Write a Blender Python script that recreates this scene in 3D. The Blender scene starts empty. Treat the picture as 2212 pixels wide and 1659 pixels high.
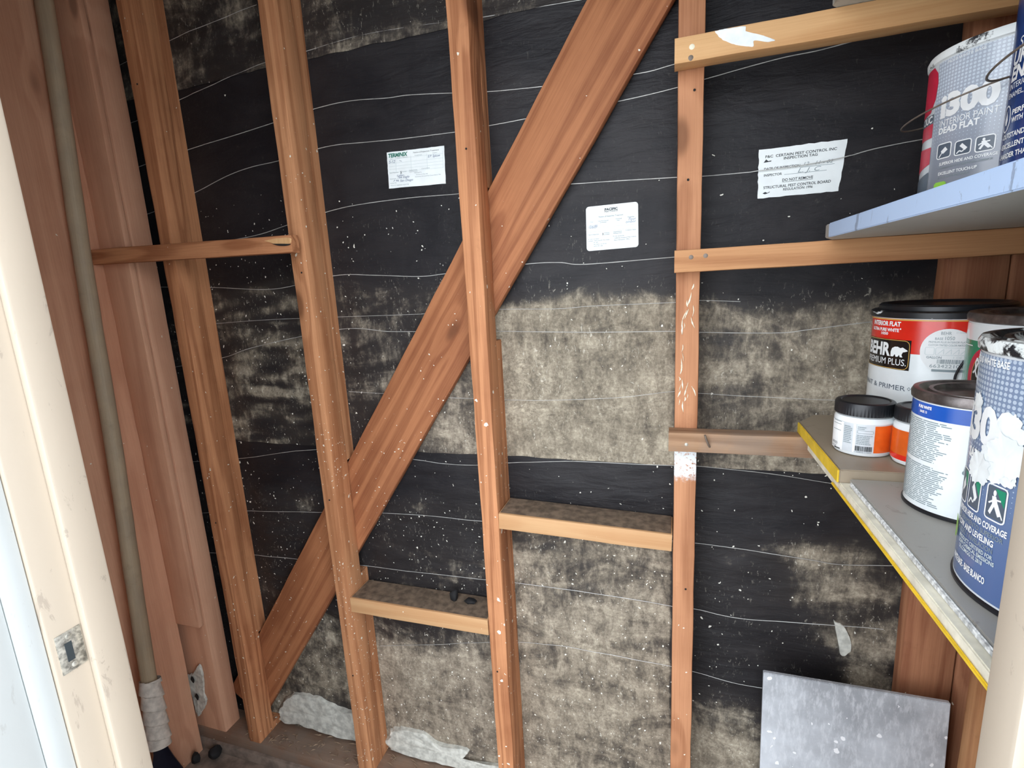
import bpy, bmesh, math, random
from mathutils import Vector, Matrix, noise
random.seed(7)
R = math.radians
scene = bpy.context.scene
C = scene.collection

# ------------------------------------------------------------------ camera
# Origin of the place = the photographer's lens, X along the back wall, Y into the closet, Z up.
FLOOR = -1.385
YAW, PITCH, ROLL, FPX = .316443, .195238, .052840, 1089.54
fwd = Vector((-math.sin(YAW)*math.cos(PITCH), math.cos(YAW)*math.cos(PITCH), -math.sin(PITCH)))
rgt = Vector((math.cos(YAW), math.sin(YAW), 0))
dwn = fwd.cross(rgt)
r2 = rgt*math.cos(ROLL) + dwn*math.sin(ROLL)
d2 = -rgt*math.sin(ROLL) + dwn*math.cos(ROLL)
cam = bpy.data.cameras.new('camera'); co = bpy.data.objects.new('camera', cam); C.objects.link(co)
co.matrix_world = Matrix(((r2.x, -d2.x, -fwd.x, 0), (r2.y, -d2.y, -fwd.y, 0), (r2.z, -d2.z, -fwd.z, 0), (0, 0, 0, 1)))
cam.sensor_width = 36; cam.sensor_fit = 'HORIZONTAL'; cam.lens = 36*FPX/2212; cam.clip_start = .01
scene.camera = co

# ------------------------------------------------------------------ daylight (open shade behind the photographer) and an added soft fill lamp
w = bpy.data.worlds.new('daylight'); scene.world = w; w.use_nodes = True
bg = w.node_tree.nodes['Background']; bg.inputs[0].default_value = (.86, .95, 1.06, 1); bg.inputs[1].default_value = 2.7
sl = bpy.data.lights.new('soft_frontal_fill', 'SUN'); sl.energy = 4.6; sl.angle = R(130); sl.color = (.98, .985, 1.0)  # very wide lamp added to brighten the interior more than the jambs
so = bpy.data.objects.new('soft_frontal_fill', sl); C.objects.link(so); so.location = (-.5, -3, 2)
so.rotation_euler = Vector((-.18, 1, -.12)).to_track_quat('-Z', 'Y').to_euler()
scene.view_settings.view_transform = 'Standard'; scene.view_settings.look = 'None'
scene.view_settings.exposure = 0.12; scene.view_settings.gamma = 1

# ------------------------------------------------------------------ node helper
class NT:
    def __init__(s, name):
        s.m = bpy.data.materials.new(name); s.m.use_nodes = True
        s.t = s.m.node_tree; s.bsdf = s.t.nodes['Principled BSDF']
    def n(s, typ, **kw):
        o = s.t.nodes.new(typ)
        for k, v in kw.items():
            if k[0] == 'i' and k[1:].isdigit(): s.put(o.inputs[int(k[1:])], v)
            else: setattr(o, k, v)
        return o
    def put(s, inp, v):
        if isinstance(v, bpy.types.NodeSocket): s.t.links.new(v, inp)
        else: inp.default_value = v
    def math(s, op, a, b=0., c=None, clamp=False):
        o = s.t.nodes.new('ShaderNodeMath'); o.operation = op; o.use_clamp = clamp
        s.put(o.inputs[0], a); s.put(o.inputs[1], b)
        if c is not None: s.put(o.inputs[2], c)
        return o.outputs[0]
    def vmath(s, op, a, b):
        o = s.t.nodes.new('ShaderNodeVectorMath'); o.operation = op
        s.put(o.inputs[0], a); s.put(o.inputs[1], b)
        return o.outputs[0]
    def mix(s, f, a, b):
        o = s.t.nodes.new('ShaderNodeMix'); o.data_type = 'RGBA'
        s.put(o.inputs[0], f); s.put(o.inputs[6], a if isinstance(a, bpy.types.NodeSocket) else (*a, 1)); s.put(o.inputs[7], b if isinstance(b, bpy.types.NodeSocket) else (*b, 1))
        return o.outputs[2]
    def noise(s, vec, scale, detail=4, rough=.55, dist=0.):
        o = s.t.nodes.new('ShaderNodeTexNoise'); s.put(o.inputs['Vector'], vec)
        o.inputs['Scale'].default_value = scale; o.inputs['Detail'].default_value = detail
        o.inputs['Roughness'].default_value = rough; o.inputs['Distortion'].default_value = dist
        return o.outputs[0]
    def ramp(s, f, lo, hi):
        o = s.t.nodes.new('ShaderNodeMapRange'); o.interpolation_type = 'SMOOTHSTEP'
        s.put(o.inputs[0], f); s.put(o.inputs[1], lo); s.put(o.inputs[2], hi)
        return o.outputs[0]
    def vor(s, vec, scale):
        o = s.t.nodes.new('ShaderNodeTexVoronoi'); s.put(o.inputs['Vector'], vec); o.inputs['Scale'].default_value = scale
        return o.outputs['Distance'], o.outputs['Color']
    def specks(s, vec, scale, dens, tmax=.16):
        """paint droplets: 1 inside a droplet. dens 0..1 = share of cells that carry one."""
        wv = s.vmath('ADD', vec, s.vmath('SCALE', s.n('ShaderNodeTexNoise', i0=vec).outputs[1], (0, 0, 0)))
        wv.node.inputs[1].links[0].from_node.inputs['Scale'].default_value = .012
        nz = wv.node.inputs[1].links[0].from_node.inputs[0].links[0].from_node; nz.inputs['Scale'].default_value = 90.; nz.inputs['Detail'].default_value = 2.
        d, c = s.vor(wv, scale)
        sp = s.n('ShaderNodeSeparateColor', i0=c)
        clump = s.ramp(s.noise(vec, 13, 3), .36, .66)
        dens = s.math('MULTIPLY', dens, s.math('ADD', .35, s.math('MULTIPLY', clump, 1.5)))
        gate = s.math('LESS_THAN', sp.outputs[0], dens)
        rad = s.math('MULTIPLY', s.math('POWER', sp.outputs[1], 3.), tmax*1.25)
        rad = s.math('ADD', rad, tmax*.16)
        return s.math('MULTIPLY', s.math('LESS_THAN', d, rad), gate)
    def bump(s, h, strength=.3, dist=.002):
        b = s.n('ShaderNodeBump'); b.inputs['Strength'].default_value = strength; b.inputs['Distance'].default_value = dist
        s.put(b.inputs['Height'], h); s.t.links.new(b.outputs[0], s.bsdf.inputs['Normal'])
    def out(s, col, rough=.6, metal=0., spec=.5, coat=0.):
        s.put(s.bsdf.inputs['Base Color'], col if isinstance(col, bpy.types.NodeSocket) else (*col, 1))
        s.put(s.bsdf.inputs['Roughness'], rough); s.put(s.bsdf.inputs['Metallic'], metal)
        s.bsdf.inputs['Specular IOR Level'].default_value = spec
        s.bsdf.inputs['Coat Weight'].default_value = coat; s.bsdf.inputs['Coat Roughness'].default_value = .12
        return s.m
    def obj(s, offset=True):
        tc = s.n('ShaderNodeTexCoord').outputs['Object']
        if not offset: return tc
        oi = s.n('ShaderNodeObjectInfo').outputs['Random']
        return s.vmath('ADD', tc, s.n('ShaderNodeCombineXYZ', i0=s.math('MULTIPLY', oi, 31.), i1=s.math('MULTIPLY', oi, 17.), i2=s.math('MULTIPLY', oi, 53.)).outputs[0])

def plain(name, col, rough=.6, metal=0., spec=.5, var=.12, vscale=40, coat=0.):
    t = NT(name); v = t.obj(); f = t.noise(v, vscale, 5)
    c2 = tuple(max(0, x*(1-var*2)) for x in col); c1 = tuple(min(1, x*(1+var)) for x in col)
    return t.out(t.mix(t.ramp(f, .3, .7), c2, c1), rough, metal, spec, coat)

SPECK = (.84, .80, .68)
def wood(name, light, dark, speck=.0, speck_low=0., rings=1., rough=.72, grey=0., white_z=None, knots=.5, dirt=.25):
    """sawn lumber; grain along local Z"""
    t = NT(name); p = t.obj()
    k = t.n('ShaderNodeMapping', i0=p); k.inputs['Scale'].default_value = (1, .25, .42)
    kd, kc = t.vor(k.outputs[0], 8.5)
    ks = t.n('ShaderNodeSeparateColor', i0=kc)
    gate = t.math('LESS_THAN', ks.outputs[0], knots)
    knot = t.math('MULTIPLY', t.math('SUBTRACT', 1., t.ramp(kd, .06, .15)), gate)
    halo = t.math('MULTIPLY', t.math('SUBTRACT', 1., t.ramp(kd, .06, .38)), gate)
    g = t.n('ShaderNodeMapping', i0=p); g.inputs['Scale'].default_value = (1, 1, .045)
    big = t.noise(g.outputs[0], 11, 2, .5, .25)
    ph = t.math('ADD', t.math('MULTIPLY', big, 62*rings), t.math('MULTIPLY', halo, 4.5))
    ring = t.ramp(t.math('MULTIPLY', t.math('ADD', t.math('SINE', ph), 1.), .5), .25, .95)
    g2 = t.n('ShaderNodeMapping', i0=p); g2.inputs['Scale'].default_value = (1, 1, .02)
    fine = t.noise(g2.outputs[0], 420, 3, .6)
    blot = t.noise(p, 5, 4, .6)
    f = t.math('ADD', t.math('MULTIPLY', ring, .50), t.math('MULTIPLY', t.ramp(fine, .3, .75), .34))
    f = t.math('ADD', f, t.math('MULTIPLY', t.ramp(blot, .35, .75), .3), clamp=True)
    col = t.mix(f, light, dark)
    kcol = tuple(x*.5 for x in dark)
    col = t.mix(t.math('MULTIPLY', halo, .45), col, dark)
    col = t.mix(t.math('MULTIPLY', knot, .75), col, kcol)
    if grey: col = t.mix(t.math('MULTIPLY', t.ramp(t.noise(p, 9, 5, .65), .35, .7), grey), col, (.23, .20, .17))
    if dirt:
        dm = t.ramp(t.noise(p, 17, 6, .7), .58, .8)
        col = t.mix(t.math('MULTIPLY', dm, dirt), col, tuple(x*.35 for x in dark))
    pos = t.n('ShaderNodeNewGeometry').outputs['Position']
    sx = t.n('ShaderNodeSeparateXYZ', i0=pos)
    if white_z:
        zz = t.math('ADD', sx.outputs[2], t.math('MULTIPLY', t.math('SUBTRACT', t.noise(p, 160, 4), .5), .03))
        wm = t.math('MULTIPLY', t.ramp(zz, white_z[0], white_z[0]+.022), t.math('LESS_THAN', sx.outputs[2], white_z[1]))
        wm = t.math('MULTIPLY', wm, t.ramp(t.noise(p, 240, 4), .30, .48))
        col = t.mix(wm, col, (.80, .84, .86))
    if speck or speck_low:
        dens = t.math('ADD', speck, t.math('MULTIPLY', t.math('SUBTRACT', 1., t.ramp(sx.outputs[2], -.75, .28)), speck_low))
        patch = t.ramp(t.noise(p, 6, 3), .35, .62)
        dens = t.math('MULTIPLY', dens, t.math('ADD', .35, t.math('MULTIPLY', patch, .9)))
        col = t.mix(t.specks(p, 58, dens, .19), col, SPECK)
        col = t.mix(t.specks(p, 135, t.math('MULTIPLY', dens, .7), .2), col, SPECK)
    t.bump(t.math('ADD', t.math('MULTIPLY', ring, -.5), t.math('MULTIPLY', fine, -.6)), .35, .0012)
    return t.out(col, rough, 0, .3)

M = {}
M['stud'] = wood('stud_wood', (.62, .285, .135), (.31, .115, .048), .03, .30)
M['stud_specked'] = wood('stud_wood_specked', (.62, .30, .145), (.33, .13, .055), .16, .85, rings=.8)
M['stud_painted'] = wood('stud_wood_primed', (.58, .28, .145), (.34, .14, .065), .02, .08, rings=.5, white_z=(-.392, -.318))
M['brace'] = wood('brace_wood', (.45, .185, .082), (.24, .082, .034), .05, .62, rings=.7, knots=.4)
M['pine'] = wood('pine_cleat_wood', (.70, .42, .20), (.54, .28, .115), .0, .0, rings=.5, knots=.25, dirt=.08)
M['cedar'] = wood('cedar_cleat_wood', (.56, .29, .135), (.36, .155, .065), .0, .0, rings=.9, knots=.3)
M['weathered'] = wood('weathered_cleat_wood', (.44, .27, .16), (.24, .13, .07), .0, .02, rings=.9, grey=.5, knots=.25)
M['block'] = wood('block_wood', (.60, .365, .185), (.52, .28, .13), .02, .02, rings=.6, knots=.4)
M['left'] = wood('left_wall_wood', (.74, .42, .27), (.54, .27, .165), .0, .05, rings=.35, dirt=.1, knots=.3)
M['right'] = wood('right_wall_wood', (.48, .22, .115), (.27, .10, .05), .0, .04, rings=.6)
M['pole'] = wood('pole_wood', (.50, .40, .27), (.34, .26, .17), .0, .0, rings=.3, grey=.25, knots=.0, dirt=.3, rough=.55)
M['plate_wood'] = wood('sole_plate_wood', (.34, .22, .15), (.22, .13, .085), .02, .05, rings=.3, grey=.6)

def paper_mat():
    t = NT('tar_paper'); p = t.obj(False)
    du = t.n('ShaderNodeAttribute', attribute_name='dust').outputs['Fac']  # dust, plus fold shading painted in for the left bays
    br = t.n('ShaderNodeAttribute', attribute_name='brown').outputs['Fac']
    sk = t.n('ShaderNodeAttribute', attribute_name='speck').outputs['Fac']
    st = t.n('ShaderNodeMapping', i0=p); st.inputs['Scale'].default_value = (.6, 1, 1.25)
    dg = t.n('ShaderNodeMapping', i0=p); dg.inputs['Rotation'].default_value = (0, .6, 0); dg.inputs['Scale'].default_value = (1, 1, .45)
    v = t.n('ShaderNodeMapping', i0=p); v.inputs['Scale'].default_value = (1, 1, .10)
    n1 = t.noise(st.outputs[0], 7, 9, .68, .6)
    n2 = t.noise(dg.outputs[0], 38, 8, .74, .4)
    n4 = t.noise(p, 150, 5, .75)
    n3 = t.noise(v.outputs[0], 45, 3)
    nn = t.math('ADD', t.math('MULTIPLY', n1, .58), t.math('ADD', t.math('MULTIPLY', n2, .32), t.math('MULTIPLY', n3, .10)))
    lo = t.math('SUBTRACT', .76, t.math('MULTIPLY', du, .46))
    f = t.ramp(nn, t.math('SUBTRACT', lo, .06), t.math('ADD', lo, .12))
    f = t.math('MULTIPLY', f, t.math('ADD', .35, t.math('MULTIPLY', du, .65)))
    black = t.mix(t.ramp(n1, .3, .7), (.010, .0095, .012), (.024, .022, .024))
    tone = t.math('ADD', t.math('MULTIPLY', n1, .40), t.math('ADD', t.math('MULTIPLY', n2, .36), t.math('MULTIPLY', n4, .24)))
    tone = t.ramp(tone, .36, .66)
    cr_ = t.n('ShaderNodeValToRGB', i0=tone); e = cr_.color_ramp.elements
    e[0].position = 0.; e[0].color = (.085, .072, .055, 1); e[1].position = 1.; e[1].color = (.86, .78, .60, 1)
    k = e.new(.42); k.color = (.31, .27, .20, 1); k = e.new(.72); k.color = (.53, .47, .355, 1)
    dust = t.mix(t.math('MULTIPLY', br, .55), cr_.outputs[0], t.mix(tone, (.12, .09, .068), (.52, .42, .33)))
    col = t.mix(f, black, dust)
    haze = t.math('MULTIPLY', t.ramp(du, .1, 1.), .22)
    col = t.mix(haze, col, t.mix(br, (.20, .175, .135), (.17, .135, .105)))
    ck = t.noise(st.outputs[0], 26, 9, .75, 1.2)
    crack = t.math('MULTIPLY', t.math('SUBTRACT', 1., t.ramp(t.math('ABSOLUTE', t.math('SUBTRACT', ck, .5)), .004, .02)), t.ramp(n1, .45, .58))
    col = t.mix(t.math('MULTIPLY', crack, t.math('MULTIPLY', du, .6)), col, (.045, .036, .03))
    fl = t.math('MULTIPLY', t.ramp(t.noise(dg.outputs[0], 190, 5, .7, .6), .59, .66), t.ramp(t.noise(p, 14, 3), .42, .62))
    col = t.mix(t.math('MULTIPLY', fl, t.math('MULTIPLY', du, .9)), col, (.68, .64, .54))
    col = t.mix(t.specks(p, 58, sk, .17), col, (.82, .80, .72))
    col = t.mix(t.specks(p, 125, t.math('MULTIPLY', sk, .8), .2), col, (.78, .76, .68))
    cr = t.n('ShaderNodeMapping', i0=p); cr.inputs['Scale'].default_value = (.5, 1, 2.2)
    c1 = t.noise(cr.outputs[0], 24, 6, .6, .4)
    t.bump(t.math('ADD', c1, t.math('MULTIPLY', n2, .25)), .6, .005)
    return t.out(col, t.math('ADD', .50, t.math('MULTIPLY', f, .4)), 0, .28)
M['paper'] = paper_mat()

def scuffed_paint(name, col, scuff=(.36, .30, .24), amt=.7):
    t = NT(name); p = t.obj()
    a = t.n('ShaderNodeMapping', i0=p); a.inputs['Scale'].default_value = (1, 1, .35); a.inputs['Rotation'].default_value = (.5, .3, 0)
    n = t.noise(a.outputs[0], 42, 8, .72, .8)
    m = t.ramp(n, .605, .645)
    n2 = t.ramp(t.noise(p, 6, 5), .35, .75)
    c = t.mix(t.math('MULTIPLY', n2, .16), col, tuple(x*.78 for x in col))
    c = t.mix(t.math('MULTIPLY', m, amt), c, scuff)
    t.bump(t.noise(p, 120, 3), .12, .001)
    return t.out(c, .42, 0, .4)
M['cream'] = scuffed_paint('cream_paint', (.515, .437, .345))
M['white'] = scuffed_paint('white_paint', (.56, .585, .575), (.42, .42, .40), .4)
M['stucco'] = plain('exterior_stucco', (.46, .465, .45), .9, var=.08, vscale=60)
M['wire'] = plain('galvanised_wire', (.62, .62, .60), .45, .35)
M['plaster'] = plain('grey_plaster', (.60, .60, .54), .95, var=.14, vscale=70)
M['ceiling'] = plain('ceiling_boards', (.40, .26, .17), .9)
M['concrete'] = plain('dusty_concrete', (.27, .21, .17), .95, var=.22, vscale=25)
M['ground'] = plain('pale_concrete_ground', (.62, .60, .56), .95, var=.1, vscale=8)
M['steel'] = plain('worn_steel', (.50, .48, .42), .45, .6, var=.35, vscale=150)
M['nail'] = plain('dull_nail', (.20, .16, .13), .55, .3)
M['black_plastic'] = plain('black_plastic', (.012, .013, .016), .38, var=.05)
M['black_metal'] = plain('black_metal', (.02, .02, .024), .35, .3, var=.05)
M['tag'] = plain('tag_card', (.88, .93, .93), .6, var=.02)
M['ink_black'] = plain('ink_black', (.03, .04, .045), .6, var=.05)
M['ink_grey'] = plain('ink_grey', (.26, .32, .34), .6, var=.05)
M['ink_pale'] = plain('ink_pale_grey', (.60, .68, .69), .6, var=.05)
M['ink_green'] = plain('ink_green', (.02, .20, .14), .6, var=.05)
M['ink_pen'] = plain('ink_pen_blue', (.12, .17, .28), .6, var=.05)
M['ink_white'] = plain('ink_white', (.90, .92, .92), .35, var=.02)
M['ink_red'] = plain('ink_red', (.62, .02, .06), .35, var=.05)
M['ink_lime'] = plain('ink_lime', (.30, .62, .08), .35, var=.05)
M['ink_slate'] = plain('ink_slate', (.10, .13, .17), .35, var=.05)
M['ink_gold'] = plain('ink_gold', (.70, .42, .10), .35, var=.05)
M['ink_teal'] = plain('ink_teal_green', (.02, .27, .15), .35, var=.05)
M['label_white'] = plain('label_white', (.85, .90, .91), .22, var=.02, coat=.3)
M['label_red'] = plain('label_red', (.72, .025, .012), .22, var=.04, coat=.3)
M['label_blue'] = plain('label_blue', (.015, .10, .48), .2, var=.04, coat=.4)
M['label_navy'] = plain('label_navy', (.012, .045, .19), .25, var=.06, coat=.3)
M['label_green'] = plain('label_green', (.02, .25, .12), .25, var=.06, coat=.3)
M['label_black'] = plain('label_black', (.012, .010, .010), .22, var=.06, coat=.3)
M['label_orange'] = plain('label_orange', (.78, .13, .015), .28, var=.1, vscale=30, coat=.3)
M['label_grey'] = plain('label_grey_white', (.66, .70, .73), .25, var=.05, coat=.3)
M['splat'] = plain('dried_white_paint', (.86, .90, .90), .45, var=.05)
M['sticker'] = plain('sticker_paper', (.86, .88, .88), .5, var=.02)
M['tape'] = plain('cloth_tape', (.64, .59, .52), .85, var=.12, vscale=60)
M['navy_steel'] = plain('navy_enamel', (.010, .012, .026), .4, .2)
M['shelf_blue'] = scuffed_paint('pale_blue_edge', (.46, .60, .82), (.22, .27, .36), .75)  # one even pale blue with darker scuffs
M['shelf_grey'] = scuffed_paint('grey_shelf_paint', (.47, .48, .45), (.30, .28, .25), .6)
M['shelf_top'] = scuffed_paint('dirty_grey_laminate', (.40, .385, .35), (.25, .22, .19), .5)
M['shelf_brown'] = scuffed_paint('dusty_brown_board', (.31, .25, .18), (.18, .14, .10), .5)
M['shelf_yellow'] = plain('yellow_edge', (.80, .55, .035), .5, var=.08)
M['shelf_cream'] = plain('cream_edge', (.80, .76, .62), .6, var=.1)
M['shelf_white'] = plain('ragged_white_edge', (.70, .71, .70), .7, var=.25, vscale=220)
M['charcoal'] = plain('charcoal', (.008, .008, .009), .8)
M['straw'] = plain('dry_straw', (.30, .21, .14), .9)
M['dust'] = plain('settled_dust', (.20, .145, .10), 1., var=.22, vscale=60)

def crust_mat():
    t = NT('painted_rim_metal'); p = t.obj()
    m = t.ramp(t.noise(p, 38, 6, .65), .40, .47)
    c = t.mix(m, (.03, .03, .035), (.84, .88, .88))
    t.bump(t.noise(p, 70, 5), .5, .003)
    return t.out(c, .4, 0, .5)
M['crust'] = crust_mat()
def fleck_mat():
    t = NT('black_rim_with_paint_flecks'); p = t.obj()
    a = t.n('ShaderNodeMapping', i0=p); a.inputs['Scale'].default_value = (1, 1, 3.5)
    m = t.ramp(t.noise(a.outputs[0], 26, 5, .6), .60, .64)
    return t.out(t.mix(m, (.012, .013, .016), (.82, .86, .87)), .35, 0, .5)
M['fleck'] = fleck_mat()
def dark_crust_mat():
    t = NT('black_rim_caked_with_paint'); p = t.obj()
    m = t.ramp(t.noise(p, 30, 6, .65), .50, .56)
    t.bump(t.noise(p, 70, 5), .5, .003)
    return t.out(t.mix(m, (.015, .018, .022), (.80, .84, .82)), .3, 0, .5)
M['dark_crust'] = dark_crust_mat()
def lid_mat():
    t = NT('dirty_can_lid'); p = t.obj()
    m = t.ramp(t.noise(p, 30, 6, .65), .35, .7)
    return t.out(t.mix(m, (.10, .085, .08), (.26, .23, .22)), .35, .7, .5)
M['lid'] = lid_mat()

def dots_mat(name, low, high, dot, h0, h1, pitch=.0042):
    """printed halftone: dots fade out towards the bottom of the label (UV in metres)"""
    t = NT(name); uv = t.n('ShaderNodeUVMap').outputs[0]
    s = t.n('ShaderNodeSeparateXYZ', i0=uv); hh = s.outputs[1]
    sc = t.vmath('SCALE', uv, (0, 0, 0)); sc.node.inputs['Scale'].default_value = 1/pitch
    fr = t.vmath('FRACTION', sc, (0, 0, 0)); q = t.vmath('SUBTRACT', fr, (.5, .5, 0))
    ql = t.n('ShaderNodeVectorMath', operation='LENGTH', i0=q).outputs['Value']
    rad = t.math('MULTIPLY', t.ramp(hh, h0, h1), .36)
    d = t.math('LESS_THAN', ql, rad)
    base = t.mix(t.ramp(hh, h0-.05, h1), low, high)
    return t.out(t.mix(d, base, dot), .24, 0, .5, .3)
M['dots_grey'] = dots_mat('halftone_grey_label', (.20, .215, .25), (.42, .47, .56), (.60, .68, .76), .05, .17)
M['dots_blue'] = dots_mat('halftone_blue_label', (.09, .15, .32), (.20, .27, .40), (.48, .57, .68), .06, .17)

def tile_mat():
    t = NT('grey_stone_tile'); p = t.obj()
    a = t.n('ShaderNodeMapping', i0=p); a.inputs['Rotation'].default_value = (0, -.7, 0); a.inputs['Scale'].default_value = (1, 1, .3)
    n = t.noise(p, 7, 8, .62); n2 = t.noise(a.outputs[0], 130, 6, .7)
    c = t.mix(t.ramp(n, .3, .7), (.33, .345, .37), (.60, .63, .67))
    c = t.mix(t.math('MULTIPLY', t.ramp(n2, .45, .68), .45), c, (.78, .80, .83))
    c = t.mix(t.specks(p, 70, .30, .22), c, (.90, .91, .93))
    c = t.mix(t.specks(t.vmath('ADD', p, (3., 5., 7.)), 38, .05, .12), c, (.12, .12, .13))
    t.bump(n2, .15, .001)
    return t.out(c, .42, 0, .5)
M['tile'] = tile_mat()

# ------------------------------------------------------------------ object helpers
def link(name, me, mat=None, parent=None, loc=(0, 0, 0), rot=(0, 0, 0)):
    o = bpy.data.objects.new(name, me); C.objects.link(o)
    if mat is not None:
        me.materials.clear(); me.materials.append(M[mat] if isinstance(mat, str) else mat)
    o.location = loc; o.rotation_euler = rot
    if parent: o.parent = parent
    return o
def tag(o, label=None, cat=None, group=None, kind=None):
    if label: o['label'] = label
    if cat: o['category'] = cat
    if group: o['group'] = group
    if kind: o['kind'] = kind
    return o
def empty(name, loc=(0, 0, 0), rot=(0, 0, 0)):
    o = bpy.data.objects.new(name, None); C.objects.link(o); o.location = loc; o.rotation_euler = rot
    o.empty_display_size = .05
    return o
def to_mesh(bm, name, smooth=None):
    me = bpy.data.meshes.new(name); bm.normal_update(); bm.to_mesh(me); bm.free()
    if smooth:
        me.shade_smooth(); me.set_sharp_from_angle(angle=R(smooth))
    return me
def add_box(bm, x0, x1, y0, y1, z0, z1):
    v = [bm.verts.new(p) for p in ((x0,y0,z0),(x1,y0,z0),(x1,y1,z0),(x0,y1,z0),(x0,y0,z1),(x1,y0,z1),(x1,y1,z1),(x0,y1,z1))]
    for f in ((3,2,1,0),(4,5,6,7),(0,1,5,4),(1,2,6,5),(2,3,7,6),(3,0,4,7)): bm.faces.new([v[i] for i in f])
def box(name, x0, x1, y0, y1, z0, z1, mat, parent=None, bevel=.0015, origin=None):
    ox, oy, oz = origin or ((x0+x1)/2, (y0+y1)/2, z0)
    bm = bmesh.new(); add_box(bm, x0-ox, x1-ox, y0-oy, y1-oy, z0-oz, z1-oz)
    if bevel: bmesh.ops.bevel(bm, geom=list(bm.edges), offset=bevel, segments=2, affect='EDGES', profile=.5)
    o = link(name, to_mesh(bm, name, 40), mat, parent, (ox, oy, oz))
    if parent: o.location = Vector((ox, oy, oz)) - parent.location
    return o
SEED = [0]
def sweep_board(bm, w, t, L, r=.0022, jit=.0006, z0=0., x0=0., y0=0.):
    SEED[0] += 1; sd = SEED[0]*7.31
    n = max(2, int(L/.04)); prof = []
    for cx, cy, a0 in ((w-r, t-r, 0), (r, t-r, 90), (r, r, 180), (w-r, r, 270)):
        for k in range(3):
            a = R(a0+45*k); prof.append((cx+r*math.cos(a), cy+r*math.sin(a)))
    rings = []
    for i in range(n+1):
        z = L*i/n; ring = []
        for j, (x, y) in enumerate(prof):
            q = Vector((x*20+sd, y*20, z*9+sd)); q2 = Vector((x*60+sd, y*60, z*45))
            dx = noise.noise(q)*jit*1.6 + noise.noise(q2)*jit*.7; dy = noise.noise(q+Vector((9, 9, 9)))*jit*1.2
            ring.append(bm.verts.new((x0+x+dx, y0+y+dy, z0+z)))
        rings.append(ring)
    m = len(prof)
    for a, b in zip(rings, rings[1:]):
        for j in range(m): bm.faces.new((a[j], a[(j+1) % m], b[(j+1) % m], b[j]))
    bm.faces.new(list(reversed(rings[0]))); bm.faces.new(rings[-1])
def board(name, w, t, L, mat, parent=None, loc=(0,0,0), rot=(0,0,0), r=.0022, jit=.0006, extra=()):
    """lumber: width along local X, thickness along local Y, length along local Z"""
    bm = bmesh.new(); sweep_board(bm, w, t, L, r, jit)
    for e in extra: add_box(bm, *e)
    return link(name, to_mesh(bm, name, 32), mat, parent, loc, rot)
def tube_mesh(name, pts, r, sides=8, radii=None):
    bm = bmesh.new(); rings = []; n = len(pts)
    pts = [Vector(p) for p in pts]; up = Vector((.13, .2, .97))
    for i, p in enumerate(pts):
        d = (pts[min(i+1, n-1)] - pts[max(i-1, 0)]).normalized()
        u = d.cross(up)
        if u.length < .05: u = d.cross(Vector((1, 0, 0)))
        u.normalize(); v = d.cross(u).normalized(); rr = radii[i] if radii else r
        rings.append([bm.verts.new(p + u*math.cos(2*math.pi*k/sides)*rr + v*math.sin(2*math.pi*k/sides)*rr) for k in range(sides)])
    for a, b in zip(rings, rings[1:]):
        for k in range(sides): bm.faces.new((a[k], a[(k+1) % sides], b[(k+1) % sides], b[k]))
    bm.faces.new(list(reversed(rings[0]))); bm.faces.new(rings[-1])
    bmesh.ops.recalc_face_normals(bm, faces=list(bm.faces))
    return to_mesh(bm, name, 50)
def catmull(pts, k=6):
    P = [Vector(p) for p in pts]; out = []
    for i in range(len(P)-1):
        a, b, c, d = P[max(i-1, 0)], P[i], P[i+1], P[min(i+2, len(P)-1)]
        for s in range(k):
            t = s/k
            out.append(.5*((2*b)+(-a+c)*t+(2*a-5*b+4*c-d)*t*t+(-a+3*b-3*c+d)*t**3))
    return out+[P[-1]]
def lathe_mesh(name, prof, n=64, smooth=35, ribs=None):
    bm = bmesh.new(); rings = []
    for (r, z) in prof:
        if r < 1e-6: rings.append([bm.verts.new((0, 0, z))]); continue
        ring = []
        for k in range(n):
            rr = r
            if ribs and ribs[0] <= z <= ribs[1] and k % 2: rr = r-ribs[2]
            a = 2*math.pi*k/n; ring.append(bm.verts.new((rr*math.cos(a), rr*math.sin(a), z)))
        rings.append(ring)
    for a, b in zip(rings, rings[1:]):
        for k in range(n):
            if len(a) == 1: bm.faces.new((a[0], b[(k+1) % n], b[k]))
            elif len(b) == 1: bm.faces.new((a[k], a[(k+1) % n], b[0]))
            else: bm.faces.new((a[k], a[(k+1) % n], b[(k+1) % n], b[k]))
    bmesh.ops.recalc_face_normals(bm, faces=list(bm.faces))
    return to_mesh(bm, name, smooth)
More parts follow.
